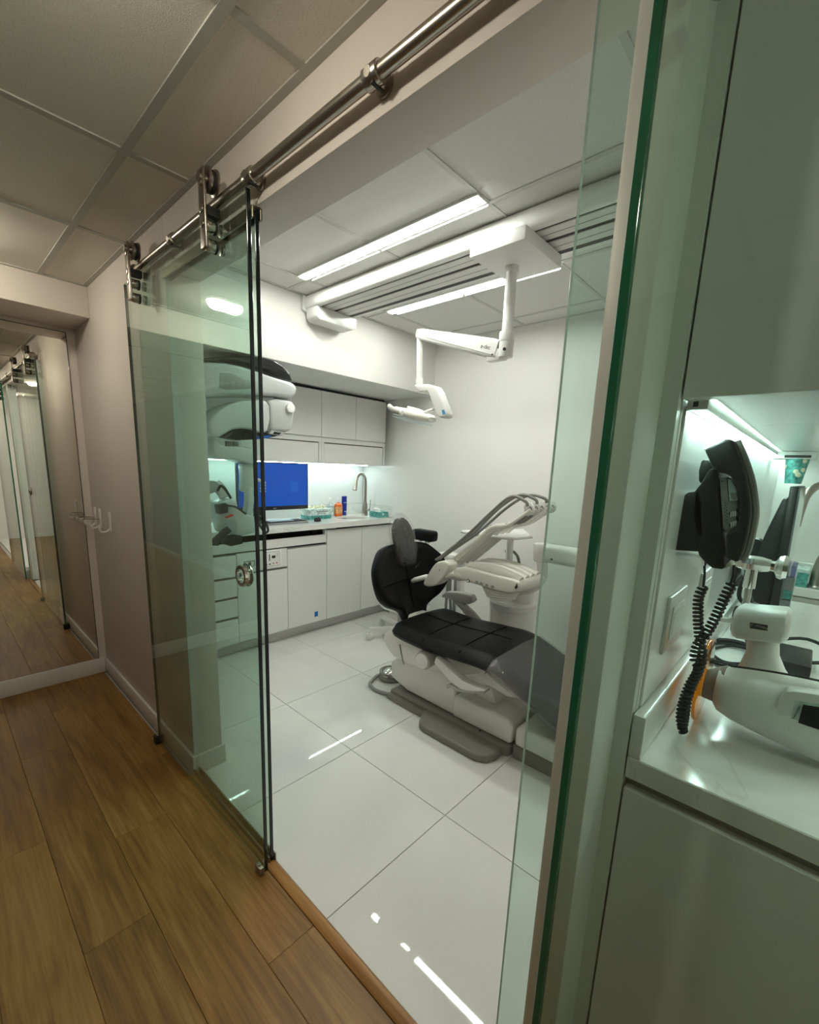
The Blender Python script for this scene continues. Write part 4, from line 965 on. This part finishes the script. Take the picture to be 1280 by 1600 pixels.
for i, (a, b, c) in enumerate((((818, 782), (800, 776), (770, 800)), ((826, 779), (806, 774), (772, 796)), ((834, 778), (812, 775), (778, 795)))):
    y = 2.12 + .05 * i
    part('hose', lambda bm: tube(bm, [WD(686, 874, 2.10 + .02 * i), WD(700, 864, 2.10 + .02 * i), WD(735, 833, y), WD(c[0], c[1], y), WD(b[0], b[1], y), WD(a[0] + 4, a[1] + 1, y), WD(a[0] + 8, a[1] + 9, y)], .0085, n=10, k=5), 'hose_grey', du)
for i in range(2):
    y = 2.15 + .06 * i
    part('hose', lambda bm: tube(bm, [WD(764, 823, y), WD(786, 821, y), WD(806, 816, y), WD(820, 806, y)], .009, n=8), 'hose_grey', du)
part('hose', lambda bm: tube(bm, [WD(796, 814, 2.24), WD(808, 805, 2.24), WD(819, 798, 2.24)], .012, n=8), 'hose_grey', du)
# support arm at the right
yA = 2.42
aj = part('arm_joint', lambda bm: cyl(bm, W(847, 848, 1, yA) + Vector((.0, 0, .0)), W(847, 878, 1, yA), .050, n=30, bev=.016), 'plastic_white', du)
part('support_arm', lambda bm: bx(bm, W(847, 848, 1, yA) + Vector((.0, -.05, -.108)), W(847, 848, 1, yA) + Vector((.62, .05, .0)), .035, 5), 'plastic_white', du)
part('arm_post', lambda bm: tube(bm, [W(847, 876, 1, yA), W(848, 892, 1, yA), W(846, 905, 1, yA), W(838, 915, 1, yA - .05), W(824, 921, 1, yA - .10), W(808, 922, 1, yA - .12)], lambda s: .032 - .004 * math.sin(s * PI), n=16), 'plastic_white', du)
part('arm_screw', lambda bm: cyl(bm, W(862, 874, 1, yA - .052), W(862, 874, 1, yA - .045), .006, n=10), 'ink', aj)
part('floor_column', lambda bm: cyl(bm, (-.58, 2.55, 0), (-.58, 2.55, .99), .045, n=24), 'plastic_white', du)
# instrument tray behind
t = thing('instrument_tray', 'flat white instrument tray on a post behind the delivery unit', 'tray', (-1.37, 2.72, 0))
YT = 2.72
def TT(a, b): 
    return W(a, b, 2, 1.045)
tp = [TT(721, 831), TT(768, 829), TT(818, 828.5), TT(831, 840), TT(800, 842.5), TT(742, 836)]
part('tray', lambda bm: prism(bm, tp, (0, 0, .010), .003), 'plastic_white', t)
part('rim', lambda bm: tube(bm, tp + tp[:1], .007, n=7, sm=False), 'alu', t)
pb = W(797, 848, 1, 2.62)
part('post', lambda bm: cyl(bm, (pb.x, 2.62, .10), (pb.x, 2.62, 1.04), .024, n=20), 'plastic_white', t)
part('post_head', lambda bm: cyl(bm, (pb.x - .09, 2.62, 1.02), (pb.x + .05, 2.62, 1.03), .028, n=20, bev=.006), 'plastic_white', t)
part('clip', lambda bm: bx(bm, (pb.x - .13, 2.60, 1.012), (pb.x - .07, 2.625, 1.03), .003), 'ink', t)
part('foot', lambda bm: lathe(bm, [(.001, 0), (.16, 0), (.16, .02), (.05, .05), (.024, .11)], (pb.x, 2.62, 0)), 'plastic_white', t)
part('hose', lambda bm: tube(bm, [W(790, 861, 1, 2.66), W(800, 861, 1, 2.66), W(808, 868, 1, 2.66), W(811, 878, 1, 2.66), W(811, 890, 1, 2.66)], .010, n=8), 'hose_grey', t)
# assistant's hoses hanging behind the armrest
t = thing('assistant_hoses', 'grey suction hoses hanging on a white post behind the backrest', 'hoses', (-1.72, 2.62, 0))
for i, (a, lean_) in enumerate(((699, -2), (703, 1), (711, -2))):
    part('hose', lambda bm: tube(bm, [W(a + 1, 896, 1, 2.55), W(a, 925, 1, 2.56), W(a + lean_, 945, 1, 2.58), W(a + lean_, 962, 1, 2.60)], .011, n=8), 'hose_grey', t)
pz = W(718, 935, 1, 2.62)
part('post', lambda bm: cyl(bm, (pz.x, 2.62, 0), (pz.x, 2.62, .80), .028, n=20), 'plastic_white', t)
part('crossbar', lambda bm: bx(bm, (pz.x - .16, 2.53, .78), (pz.x + .04, 2.64, .82), .01), 'plastic', t)
# assistant stool
t = thing('assistant_stool', 'white and black assistant stool on casters behind the dental chair', 'stool', (-2.45, 2.62, 0))
sc = Vector((-2.42, 2.62, 0))
for k in range(5):
    a = 2 * PI * k / 5 + 2.95; e = sc + Vector((.33 * math.cos(a), .28 * math.sin(a), 0))
    l = part('leg', lambda bm: prism(bm, [sc + Vector((.02 * math.sin(a), -.02 * math.cos(a), .075)), e + Vector((.014 * math.sin(a), -.014 * math.cos(a), .075)), e + Vector((-.014 * math.sin(a), .014 * math.cos(a), .075)), sc + Vector((-.02 * math.sin(a), .02 * math.cos(a), .075))], (0, 0, .035), .006), 'plastic_white', t)
    part('caster', lambda bm: (cyl(bm, e + Vector((-.014 * math.sin(a), .014 * math.cos(a), .031)), e + Vector((.014 * math.sin(a), -.014 * math.cos(a), .031)), .030, n=18, bev=.004), cyl(bm, e + Vector((0, 0, .05)), e + Vector((0, 0, .08)), .009, n=10)), 'plastic', l)
part('gas_lift', lambda bm: cyl(bm, sc + Vector((0, 0, .08)), sc + Vector((0, 0, .60)), .022, n=18), 'chrome', t)
part('seat', lambda bm: lathe(bm, [(.001, .59), (.16, .59), (.19, .61), (.195, .64), (.18, .665), (.001, .672)], sc), 'leather', t)
part('foot_ring', lambda bm: tube(bm, [sc + Vector((.20 * math.cos(a), .20 * math.sin(a), .30)) for a in [2 * PI * i / 32 for i in range(33)]], .012, n=8, sm=False), 'alu', t)
q0 = W(648, 832, 1, 2.62); q1 = W(680, 836, 1, 2.62)
bk = part('backrest_pad', lambda bm: bx(bm, (q0.x, 2.57, q0.z - .05), (q1.x, 2.67, q0.z + .035), .025, 4), 'leather', t)
qq = W(666, 850, 1, 2.62)
part('backrest_post', lambda bm: (cyl(bm, (qq.x, 2.62, .60), (qq.x, 2.62, q0.z - .04), .016, n=14), tube(bm, [(qq.x, 2.62, .62), (qq.x - .08, 2.62, .575), (sc.x, sc.y, .58)], .014, n=8)), 'chrome', t)
part('post_screw', lambda bm: [cyl(bm, (qq.x + dx, 2.60, q0.z - .058), (qq.x + dx, 2.60, q0.z - .045), .012, n=10) for dx in (-.04, .04)], 'plastic_grey', bk)

# ================================================================== NEIGHBOURING ROOM BEHIND THE RIGHT GLASS
CT2, CB2 = .935, .893
YE = .803                        # end of the neighbouring cabinets, facing the corridor
t = thing('end_cabinet', 'white base cabinet end panel below the counter behind the right glass', 'cabinet', (.1, 1.9, 0))
box('end_panel', (XP + .0025, YE + .002, .0), (.42, YE + .032, CB2 - .022), 'cabinet', t, .001, 1)
box('shadow_gap', (XP + .003, YE + .022, CB2 - .022), (.42, YE + .034, CB2), 'cabinet_gap', t)
box('body', (XP + .003, YE + .034, .1), (.40, YB - .01, .76), 'cabinet', t)
for k in range(5): box('door', (.40, YE + .036 + .43 * k, .11), (.42, YE + .036 + .43 * (k + 1) - .004, CB2 - .01), 'cabinet', t, .001, 1)
t = thing('end_wall_cabinet', 'large white wall cabinet end panel at the upper right', 'cabinet', (.06, 1.9, 1.552))
box('end_panel', (XP + .0025, YE + .002, 1.550), (.36, YE + .031, 2.42), 'cabinet', t, .001, 1)
box('body', (XP + .003, YE + .031, 1.556), (.34, YB - .01, 2.42), 'cabinet', t)
for k in range(5): box('bottom_panel', (XP + .04, YE + .034 + .43 * k, 1.5525), (.34, YE + .034 + .43 * (k + 1) - .003, 1.557), 'cabinet', t)
for k in range(5): box('door', (.34, YE + .036 + .43 * k, 1.55), (.36, YE + .036 + .43 * (k + 1) - .004, 2.42), 'cabinet', t, .001, 1)
t = thing('end_counter', 'white quartz counter end holding the handheld x-ray device', 'counter', (.12, 1.9, CB2))
SXa, SXb, SYa, SYb = -.030, .30, 2.46, 2.80
def fn(bm):
    bx(bm, (XP + .001, YE, CB2), (.44, SYa, CT2), .002, 1); bx(bm, (XP + .001, SYb, CB2), (.44, YB - .003, CT2), .002, 1)
    bx(bm, (XP + .001, SYa - .003, CB2), (SXa, SYb + .003, CT2)); bx(bm, (SXb, SYa - .003, CB2), (.44, SYb + .003, CT2))
part('slab', fn, 'quartz', t, 25)
box('backsplash', (XP + .001, YE, CT2), (XP + .022, YB - .003, CT2 + .083), 'quartz', t, .0025, 2)
box('backsplash', (XP + .022, YB - .022, CT2), (.44, YB - .003, CT2 + .10), 'quartz', t, .002, 1)
t = thing('sink', 'steel sink set into the counter of the neighbouring room', 'sink', ((SXa + SXb) / 2, (SYa + SYb) / 2, .78))
part('bowl', lambda bm: loft(bm, [[((SXa + SXb) / 2 + a * s, (SYa + SYb) / 2 + b * s, z) for a, b in rrect(SXb - SXa - .002, SYb - SYa - .002, .03)] for s, z in ((1, CB2 - .001), (.99, CB2 - .01), (.96, CT2 - .155), (.9, CT2 - .16))]), 'steel', t)
led = thing('led_strip', 'glowing white led strip along the wall under the right cabinet', 'led strip', (XP + .02, 1.9, 1.55), 'under-cabinet led strips')
part('profile', lambda bm: (bx(bm, (XP + .003, YE + .036, 1.538), (XP + .0065, YB - .03, 1.5523)), bx(bm, (XP + .026, YE + .036, 1.538), (XP + .030, YB - .03, 1.5523))), 'alu', led)
box('diffuser', (XP + .007, YE + .05, 1.541), (XP + .0255, YB - .04, 1.551), 'led_strip', led)
cp = box('end_clip', (XP + .004, YE + .033, 1.537), (XP + .032, YE + .05, 1.5523), 'alu', led)
box('clip_hole', (XP + .012, YE + .0322, 1.541), (XP + .019, YE + .034, 1.549), 'ink', cp)
t = thing('splash_panel', 'glossy white splash panel on the phone wall above the counter', 'wall panel', (XP, 1.9, 1.02))
box('panel', (XP + .0005, YE + .034, CT2 + .085), (XP + .004, YB - .004, 1.5375), 'splash', t)

# wall outlets
def decora(y0, y1, z0, z1, label):
    x = XP + .004
    t = thing('wall_outlet', label, 'outlet', (x, (y0 + y1) / 2, z0), 'wall outlets below the phone')
    box('plate', (x, y0, z0), (x + .006, y1, z1), 'alu', t, .002)
    box('insert', (x + .006, y0 + .025, z0 + .024), (x + .0085, y1 - .025, z1 - .024), 'plastic_white', t, .001, 1)
    for z in (z0 + .034, z1 - .058): box('socket', (x + .0085, y0 + .032, z), (x + .0095, y1 - .032, z + .022), 'plastic', t)
decora(.915, 1.055, 1.098, 1.212, 'chrome wall outlet plate nearest the glass under the phone')
decora(1.22, 1.36, 1.098, 1.212, 'chrome wall outlet plate farther back under the phone')

# telephone
ph = thing('wall_telephone', 'black wall telephone with handset hanging on the partition wall', 'telephone', (XP, .95, 1.22))
YP0, YP1 = .915, 1.055
def pp(pts, y=YP0): return [W(a, b, 1, y) for a, b in pts]
part('wall_bracket', lambda bm: prism(bm, pp([(1069.5, 773), (1076, 769), (1086, 768), (1100, 765), (1100, 862), (1086, 862), (1054, 860)]), (0, .14, 0), .003), 'phone_black', ph)
bd = part('body', lambda bm: prism(bm, pp([(1085, 768), (1094, 757), (1108, 733), (1117, 731.5), (1121, 740), (1124, 790), (1130, 850), (1134, 888), (1127, 890), (1113, 888), (1102, 880), (1092, 868), (1086, 850), (1080, 800)]), (0, .165, 0), .004), 'phone_black', ph)
part('rear_hump', lambda bm: prism(bm, pp([(1096, 719), (1105, 717), (1116, 735), (1108, 740), (1096, 757), (1091.5, 752), (1091.5, 735)], YP0 + .03), (0, .10, 0), .004), 'phone_black', ph)
fc = part('face_plate', lambda bm: prism(bm, pp([(1124, 746), (1137, 744), (1150, 762), (1154, 790), (1153, 812), (1147, 827), (1136, 834), (1129, 826)], YP0 + .004), (0, .15, 0), .004), 'phone_grey', ph)
dsp = part('display', lambda bm: prism(bm, pp([(1136, 748), (1141, 748), (1151, 765), (1153, 782), (1139, 783)], YP0 + .002), (0, .008, 0), .0005), 'teal_white', fc)
part('display_bar', lambda bm: prism(bm, pp([(1141, 770), (1151, 770), (1152, 779), (1147, 781), (1143, 779)], YP0 + .001), (0, .004, 0)), 'phone_grey', dsp)
part('display_edge', lambda bm: prism(bm, pp([(1135.5, 746), (1137, 746), (1140, 783), (1138.5, 783)], YP0 + .0015), (0, .006, 0)), 'ink', dsp)
for (a, b) in ((1141, 800), (1144.5, 799), (1148, 798.5), (1141.5, 816), (1145, 815), (1148.5, 814)):
    part('key', lambda bm: prism(bm, pp([(a, b), (a + 2.6, b), (a + 2.4, b + 8), (a, b + 8.5)], YP0 + .002), (0, .006, 0), .0004), 'plastic_white', fc)
for (a, b) in ((1150.5, 795), (1150, 807), (1139.5, 800), (1139.5, 818)):
    part('key', lambda bm: prism(bm, pp([(a, b), (a + 2.2, b), (a + 2.2, b + 5), (a, b + 5)], YP0 + .002), (0, .006, 0), .0004), 'ink', fc)
for i in range(14):
    a, b = 1133 + (i % 2) * 2.6 - abs(i - 7) * -.05, 785 + i * 2.5
    q = W(a, b, 1, YP0 + .0035); part('speaker_hole', lambda bm: cyl(bm, q, q + Vector((0, .004, 0)), .0009, n=8), 'ink', fc)
for (a, b) in ((1128.5, 752),): q = W(a, b, 1, YP0 + .0035); part('lamp', lambda bm: cyl(bm, q, q + Vector((0, .004, 0)), .0012, n=8), 'ink', fc)
hs_o = [(1100, 702), (1134, 686), (1145, 686.5), (1157, 715), (1167, 747), (1173, 783), (1174, 805), (1169, 835), (1162, 862), (1153, 880), (1144, 876), (1134, 874), (1134, 834), (1147, 828), (1154, 812), (1155, 788), (1151, 762), (1140, 742), (1124, 738), (1112, 728)]
hsd = part('handset', lambda bm: prism(bm, pp(hs_o, YP0 - .012), (0, .052, 0), .005, 3), 'phone_black', ph)
part('handset_back', lambda bm: tube(bm, [p + Vector((.003, .026, 0)) for p in pp([(1144, 688), (1156, 716), (1166, 748), (1172, 783), (1173, 805), (1168, 835), (1161, 862), (1153, 878)], YP0 - .012)], .0065, n=8), 'phone_grey', hsd)
part('top_edge', lambda bm: tube(bm, pp([(1101, 703), (1133, 687.5)], YP0 - .004), .0018, n=6, sm=False), 'plastic', hsd)
part('receiver_hook', lambda bm: prism(bm, pp([(1134, 882), (1141, 877), (1144, 884), (1134, 889)], YP0 + .01), (0, .04, 0), .001), 'plastic', ph)
# straight tail cables and two twisted coiled cords
cd = part('cord', lambda bm: (tube(bm, [W(1101, 884, 1, .94), W(1101, 900, 1, .942), W(1099, 917, 1, .945)], .0022, n=7), tube(bm, [W(1147, 884, 1, .93), W(1146, 900, 1, .935), W(1142, 912, 1, .94)], .0022, n=7)), 'rubber', ph)
part('coil', lambda bm: coil(bm, [W(1099, 917, 1, .945), W(1092, 935, 1, .945), W(1091, 965, 1, .945), W(1094, 1000, 1, .945), W(1098, 1025, 1, .945), W(1090, 1050, 1, .945), W(1076, 1075, 1, .945), W(1066, 1105, 1, .945), W(1064, 1125, 1, .945), W(1069, 1146, 1, .947)], .0068, .0027, 40), 'rubber', cd)
part('coil', lambda bm: coil(bm, [W(1145, 910, 1, .945), W(1132, 935, 1, .945), W(1118, 965, 1, .945), W(1104, 990, 1, .945), W(1090, 1008, 1, .94), W(1086, 1030, 1, .94), W(1092, 1045, 1, .94), W(1082, 1068, 1, .94), W(1074, 1090, 1, .94), W(1070, 1115, 1, .94), W(1066, 1140, 1, .945)], .0068, .0027, 40), 'rubber', cd)

# handheld x-ray device lying on the counter
gx = thing('handheld_xray', 'white handheld x-ray device with grey cone and small screen on the counter', 'x-ray device', (.02, 1.05, CT2))
YG = 1.045
def gsec(px, top, bot, dep, y=YG, n=5):
    a = W(px, top, 1, y); b = W(px, bot, 1, y); c = (a + b) / 2; h = (a.z - b.z)
    return [Vector((c.x, c.y + u * dep, c.z + v * h)) for u, v in rrect(1, 1, .46, n)]
part('body', lambda bm: loft(bm, [gsec(1121, 1042, 1096, .085), gsec(1128, 1042, 1107, .10), gsec(1150, 1045, 1121, .118), gsec(1190, 1050, 1141, .130), gsec(1240, 1058, 1164, .135), gsec(1290, 1068, 1187, .135), gsec(1330, 1085, 1196, .12), gsec(1350, 1110, 1185, .08)]), 'plastic_white', gx)
part('seam', lambda bm: tube(bm, [W(a, b, 1, YG - dy) + Vector((0, 0, .0005)) for a, b, dy in ((1142, 1041, .02), (1180, 1046, .02), (1230, 1054, .02), (1290, 1066, .02))], .0022, n=6), 'ink', gx)
part('cone', lambda bm: loft(bm, [gsec(1102, 1046, 1088, .060), gsec(1131, 1040, 1099, .082)]), 'cone_grey', gx)
dc = W(1098, 1070, 1, 1.05)
part('shield_disc', lambda bm: cyl(bm, (dc.x - .003, 1.05, CT2 + .088), (dc.x + .003, 1.05, CT2 + .088), .086, n=40, bev=.001), 'amber', gx, label='amber translucent shield disc')
nk = part('grip', lambda bm: loft(bm, [[W(px, pz, 1, 1.10) + Vector((u, v, 0)) for u, v in rrect(w, .06, .02)] for px, pz, w in ((1194, 1052, .085), (1192, 1040, .070), (1192, 1020, .052), (1193, 995, .050), (1193, 985, .056))]), 'plastic_white', gx)
def hsec(px, h, dep):
    c = W(px, 973 + (px - 1192) * .10, 1, 1.09); return [c + Vector((0, u, v)) for u, v in rrect(dep, h, .022, 4)]
bt = part('battery_head', lambda bm: loft(bm, [hsec(1147, .045, .06), hsec(1151, .058, .072), hsec(1158, .066, .08), hsec(1226, .066, .08), hsec(1233, .058, .072), hsec(1237, .045, .06)]), 'plastic_white', gx)
part('label_strip', lambda bm: prism(bm, [W(a, b, 1, 1.0485) for a, b in ((1172, 972.5), (1200, 977), (1199.5, 986), (1172, 981.5))], (0, .002, 0)), 'ink', bt)
l0 = W(1186, 979, 1, 1.0475); text('print', 'Rextar X', .0075, 'armrest_grey', bt, frame_M(l0, (-1, 0, .06), (0, 0, -1)), .0001)
pf = YG - .0655
pn = part('screen_panel', lambda bm: prism(bm, smooth_closed([W(a, b, 1, pf) for a, b in ((1216, 1100), (1224, 1085), (1238, 1080), (1300, 1090), (1330, 1100), (1325, 1160), (1300, 1178), (1250, 1162), (1222, 1145), (1214, 1125))], 2), (0, .03, 0), .003), 'plastic_white', gx)
fp_ = part('faceplate', lambda bm: prism(bm, [W(a, b, 1, pf - .0008) for a, b in ((1242, 1094), (1318, 1106), (1308, 1166), (1231, 1140))], (0, .004, 0), .0006), 'teal_white', pn)
part('lcd', lambda bm: prism(bm, [W(a, b, 1, pf - .0014) for a, b in ((1255, 1101), (1312, 1110), (1304, 1148), (1247, 1131))], (0, .002, 0)), 'lcd', fp_)
for i, (a, b) in enumerate(((1232.5, 1130), (1248, 1135.5), (1262, 1140), (1276, 1144.5))):
    k = part('button', lambda bm: tube(bm, [W(a + u, b + v + u * .22, 1, pf - .0013) for u, v in ((0, 0), (11, -1), (10.4, 8), (-.6, 8), (0, 0))], .0005, n=5, sm=False), 'ink', fp_)
    q = W(a + 5.5, b + 5, 1, pf - .0013)
    part('icon', lambda bm: (tube(bm, [q + Vector((.0032 * math.cos(2 * PI * j / 12), 0, .0026 * math.sin(2 * PI * j / 12))) for j in range(13)], .0005, n=4, sm=False) if i != 1 else bx(bm, q + Vector((-.005, -.0005, -.0006)), q + Vector((.005, 0, .001)))), 'ink', k)
c = W(1245.5, 1113, 1, pf - .0013); text('print', 'X-RAY SYSTEM', .0042, 'ink', fp_, frame_M(c, (.22, 0, 1), (-1, 0, .2)), .0001)
# power adapter with lead and a bundle of cable
t = thing('power_adapter', 'black power adapter with looped lead behind the handheld device', 'power adapter', (-.0, 1.45, CT2))
ad = W(1222, 1046, 2, CT2)
part('brick', lambda bm: bx(bm, (ad.x - .03, ad.y - .05, CT2 + .001), (ad.x + .055, ad.y + .12, CT2 + .040), .004), 'black_plastic', t)
part('lead', lambda bm: tube(bm, [(ad.x + .05, ad.y + .02, CT2 + .03), (ad.x + .09, ad.y + .06, CT2 + .035), (ad.x + .10, ad.y + .14, CT2 + .04), (ad.x + .04, ad.y + .20, CT2 + .045), (ad.x - .02, ad.y + .14, CT2 + .042)], .005, n=8), 'rubber', t)
t = thing('cable_bundle', 'coiled bundle of black cables on the counter beside the cone', 'cables', (-.10, 1.42, CT2))
cb_ = W(1145, 1028, 2, CT2)
for k in range(5):
    part('cable', lambda bm: tube(bm, [(cb_.x + (.052 + .005 * k) * math.cos(a) + .004 * math.sin(3 * a + k), cb_.y + (.09 + .006 * k) * math.sin(a), CT2 + .005 + .006 * (k % 3) + .004 * (1 + math.sin(2 * a + k))) for a in [2 * PI * i / 28 + k for i in range(30)]], .0036, n=7, k=1), 'rubber', t)
part('cable_tail', lambda bm: tube(bm, [(cb_.x + .05, cb_.y + .02, CT2 + .01), (cb_.x + .01, cb_.y + .18, CT2 + .012), (cb_.x - .02, cb_.y + .30, CT2 + .06), (cb_.x - .035, cb_.y + .24, CT2 + .09), (cb_.x - .03, cb_.y + .18, CT2 + .03)], .0036, n=7), 'rubber', t)
# monitor on a wall arm, seen from its edge
mo = thing('monitor', 'black monitor seen edge-on on a wall arm beyond the telephone', 'monitor', (XP, 1.9, 1.1))
e0 = W(1235, 760, 1, 1.72); e1 = W(1203, 950, 1, 1.72); tl = (e1 - e0).normalized(); nx = Vector((0, 1, 0)).cross(tl); nx = nx if nx.x > 0 else -nx
def mp(s, y, d): return e0 + tl * s + Vector((0, y, 0)) + nx * d
ML = (e1 - e0).length
part('panel', lambda bm: prism(bm, [mp(0, 0, 0), mp(ML, 0, 0), mp(ML, 0, .020), mp(0, 0, .020)], (0, .62, 0), .002), 'black_plastic', mo)
part('screen', lambda bm: prism(bm, [mp(.006, 0, .020), mp(ML - .006, 0, .020), mp(ML - .006, 0, .0245), mp(.006, 0, .0245)], (0, .62, 0)), 'clear_plastic', mo)
part('back_shell', lambda bm: prism(bm, smooth_closed([mp(.03, .03, 0), mp(.10, .03, -.030), mp(.20, .03, -.052), mp(ML - .08, .03, -.066), mp(ML - .02, .03, -.062), mp(ML, .03, -.03), mp(ML, .03, .0)], 2), (0, .54, 0), .006), 'black_plastic', mo)
ac = mp(ML * .62, .16, -.045)
arm_ = part('wall_arm', lambda bm: (bx(bm, (XP + .005, ac.y - .06, ac.z - .10), (XP + .017, ac.y + .06, ac.z + .10), .003), bx(bm, (XP + .010, ac.y - .025, ac.z - .035), (ac.x, ac.y + .025, ac.z + .035), .008), cyl(bm, (ac.x - .025, ac.y - .03, ac.z + .035), (ac.x - .025, ac.y + .03, ac.z + .035), .018), cyl(bm, (ac.x - .025, ac.y - .03, ac.z - .035), (ac.x - .025, ac.y + .03, ac.z - .035), .018)), 'black_plastic', mo)
part('bolt', lambda bm: cyl(bm, (ac.x - .025, ac.y - .034, ac.z - .035), (ac.x - .025, ac.y - .03, ac.z - .035), .010, n=12), 'phone_grey', arm_)
part('cable', lambda bm: tube(bm, [W(1165, 875, 1, 1.55), W(1167, 895, 1, 1.56), W(1158, 915, 1, 1.58), W(1156, 935, 1, 1.6), W(1172, 950, 1, 1.62)], .006, n=8), 'rubber', mo)
part('cable', lambda bm: tube(bm, [W(1150, 915, 1, 1.5), W(1158, 900, 1, 1.52), W(1166, 915, 1, 1.55), W(1175, 940, 1, 1.6)], .005, n=8), 'rubber', mo)
# chrome valve on the wall
va = thing('chrome_valve', 'polished chrome shut-off valve sticking out of the wall under the phone', 'valve', (XP, 1.25, 1.19))
v0 = W(1160, 878, 1, 1.22)
part('pipe', lambda bm: (cyl(bm, (XP + .005, 1.22, v0.z), (v0.x + .03, 1.22, v0.z), .0095, n=16), cyl(bm, (XP + .004, 1.22, v0.z), (XP + .010, 1.22, v0.z), .024, n=22)), 'chrome', va)
part('valve_body', lambda bm: (lathe(bm, [(.001, -.03), (.013, -.03), (.017, -.012), (.017, .012), (.013, .03), (.001, .03)], v0 + Vector((.02, 0, 0)), (1, 0, 0), 8), cyl(bm, v0 + Vector((.02, 0, .01)), v0 + Vector((.02, 0, -.055)), .010, .012, n=14)), 'chrome', va)
part('handwheel', lambda bm: lathe(bm, [(.001, 0), (.010, 0), (.012, .012), (.024, .018), (.027, .026), (.024, .034), (.001, .034)], v0 + Vector((.045, 0, .0)), (1, 0, 0), 10), 'chrome', va)
part('hose', lambda bm: tube(bm, [v0 + Vector((.02, 0, -.05)), v0 + Vector((.018, .02, -.10)), v0 + Vector((.0, .06, -.15)), v0 + Vector((-.03, .12, -.17))], .007, n=8), 'armrest_grey', va)
# glove boxes behind the monitor
gb = W(1218, 925, 1, 2.15)
for k, (z, lab) in enumerate(((CT2, 'grey and green glove box at the bottom of the stack behind the monitor'), (CT2 + .083, 'grey and green glove box on top of the stack behind the monitor'))):
    y0 = 2.05 + .0 * k; t = thing('glove_box', lab, 'glove box', (-.05, y0 + .12, z), 'glove boxes behind the monitor')
    box('carton', (-.125, y0, z + .034), (-.018, y0 + .24, z + .080), 'xray_grey', t, .001, 1)
    box('lower_band', (-.125, y0, z + .001), (-.018, y0 + .24, z + .034), 'teal', t, .001, 1)
t = thing('wipes_pack', 'small white and lilac packet on top of the glove boxes', 'packet', (-.05, 2.1, CT2 + .166))
box('pack', (-.115, 2.06, CT2 + .164), (-.022, 2.18, CT2 + .204), 'paper', t, .002, 1)
box('band', (-.035, 2.0595, CT2 + .1645), (-.0205, 2.1805, CT2 + .2045), 'lilac', t, .001, 1)
# tissue box and faucet at the back
t = thing('tissue_box', 'teal patterned tissue box beside the far faucet', 'tissue box', (.02, 2.7, CT2))
a0 = W(1236, 922, 2, CT2)
box('carton', (-.065, 2.83, CT2 + .001), (.020, 2.968, CT2 + .085), 'teal', t, .001, 1)
box('lid_band', (-.0652, 2.8295, CT2 + .070), (.0202, 2.9685, CT2 + .0855), 'teal_white', t, .001, 1)
fb = W(1264, 918, 2, CT2)
t, B = faucet(.058, 2.87, CT2, (-.55, -.83, 0), 1.25, 'brushed nickel gooseneck faucet at the right edge behind the glass')
part('lever', lambda bm: (cyl(bm, B + Vector((.01, .0, .06)), B + Vector((.055, -.01, .062)), .014, n=16), tube(bm, [B + Vector((.055, -.01, .062)), B + Vector((.085, -.014, .075)), B + Vector((.13, -.018, .11))], .005, n=8)), 'nickel', t)
# cup dispenser hanging under the cabinet
dp = W(1248, 712, 2, 1.545)
t = thing('cup_dispenser', 'white cup holder under the cabinet with a yellow flowered teal paper cup', 'cup dispenser', (dp.x, dp.y, 1.545))
cz = 1.545
YQ = 2.35; dx = W(1250, 712, 1, YQ).x
box('holder', (dx - .09, YQ - .02, cz - .022), (dx + .05, YQ + .12, cz + .0065), 'plastic_white', t, .002)
box('slot', (dx - .045, YQ - .022, cz - .018), (dx + .035, YQ - .019, cz - .008), 'ink', t)
cu = part('cup', lambda bm: lathe(bm, [(.001, -.118), (.026, -.118), (.038, -.02), (.037, -.02), (.001, -.021)], (dx - .005, YQ + .02, cz)), 'teal', t)
rnd = random.Random(5)
for k in range(6):
    a = -PI / 2 + rnd.uniform(-1.2, .9); hz = -.022 - rnd.uniform(0, .065); r = .026 + (hz + .118) / .098 * .012 + .0005
    part('flower', lambda bm: lathe(bm, [(.001, 0), (.009, 0), (.007, .0015), (.001, .002)], (dx - .005 + r * math.cos(a), YQ + .02 + r * math.sin(a), cz + hz), (math.cos(a), math.sin(a), 0), 9), 'paper_yellow', cu)
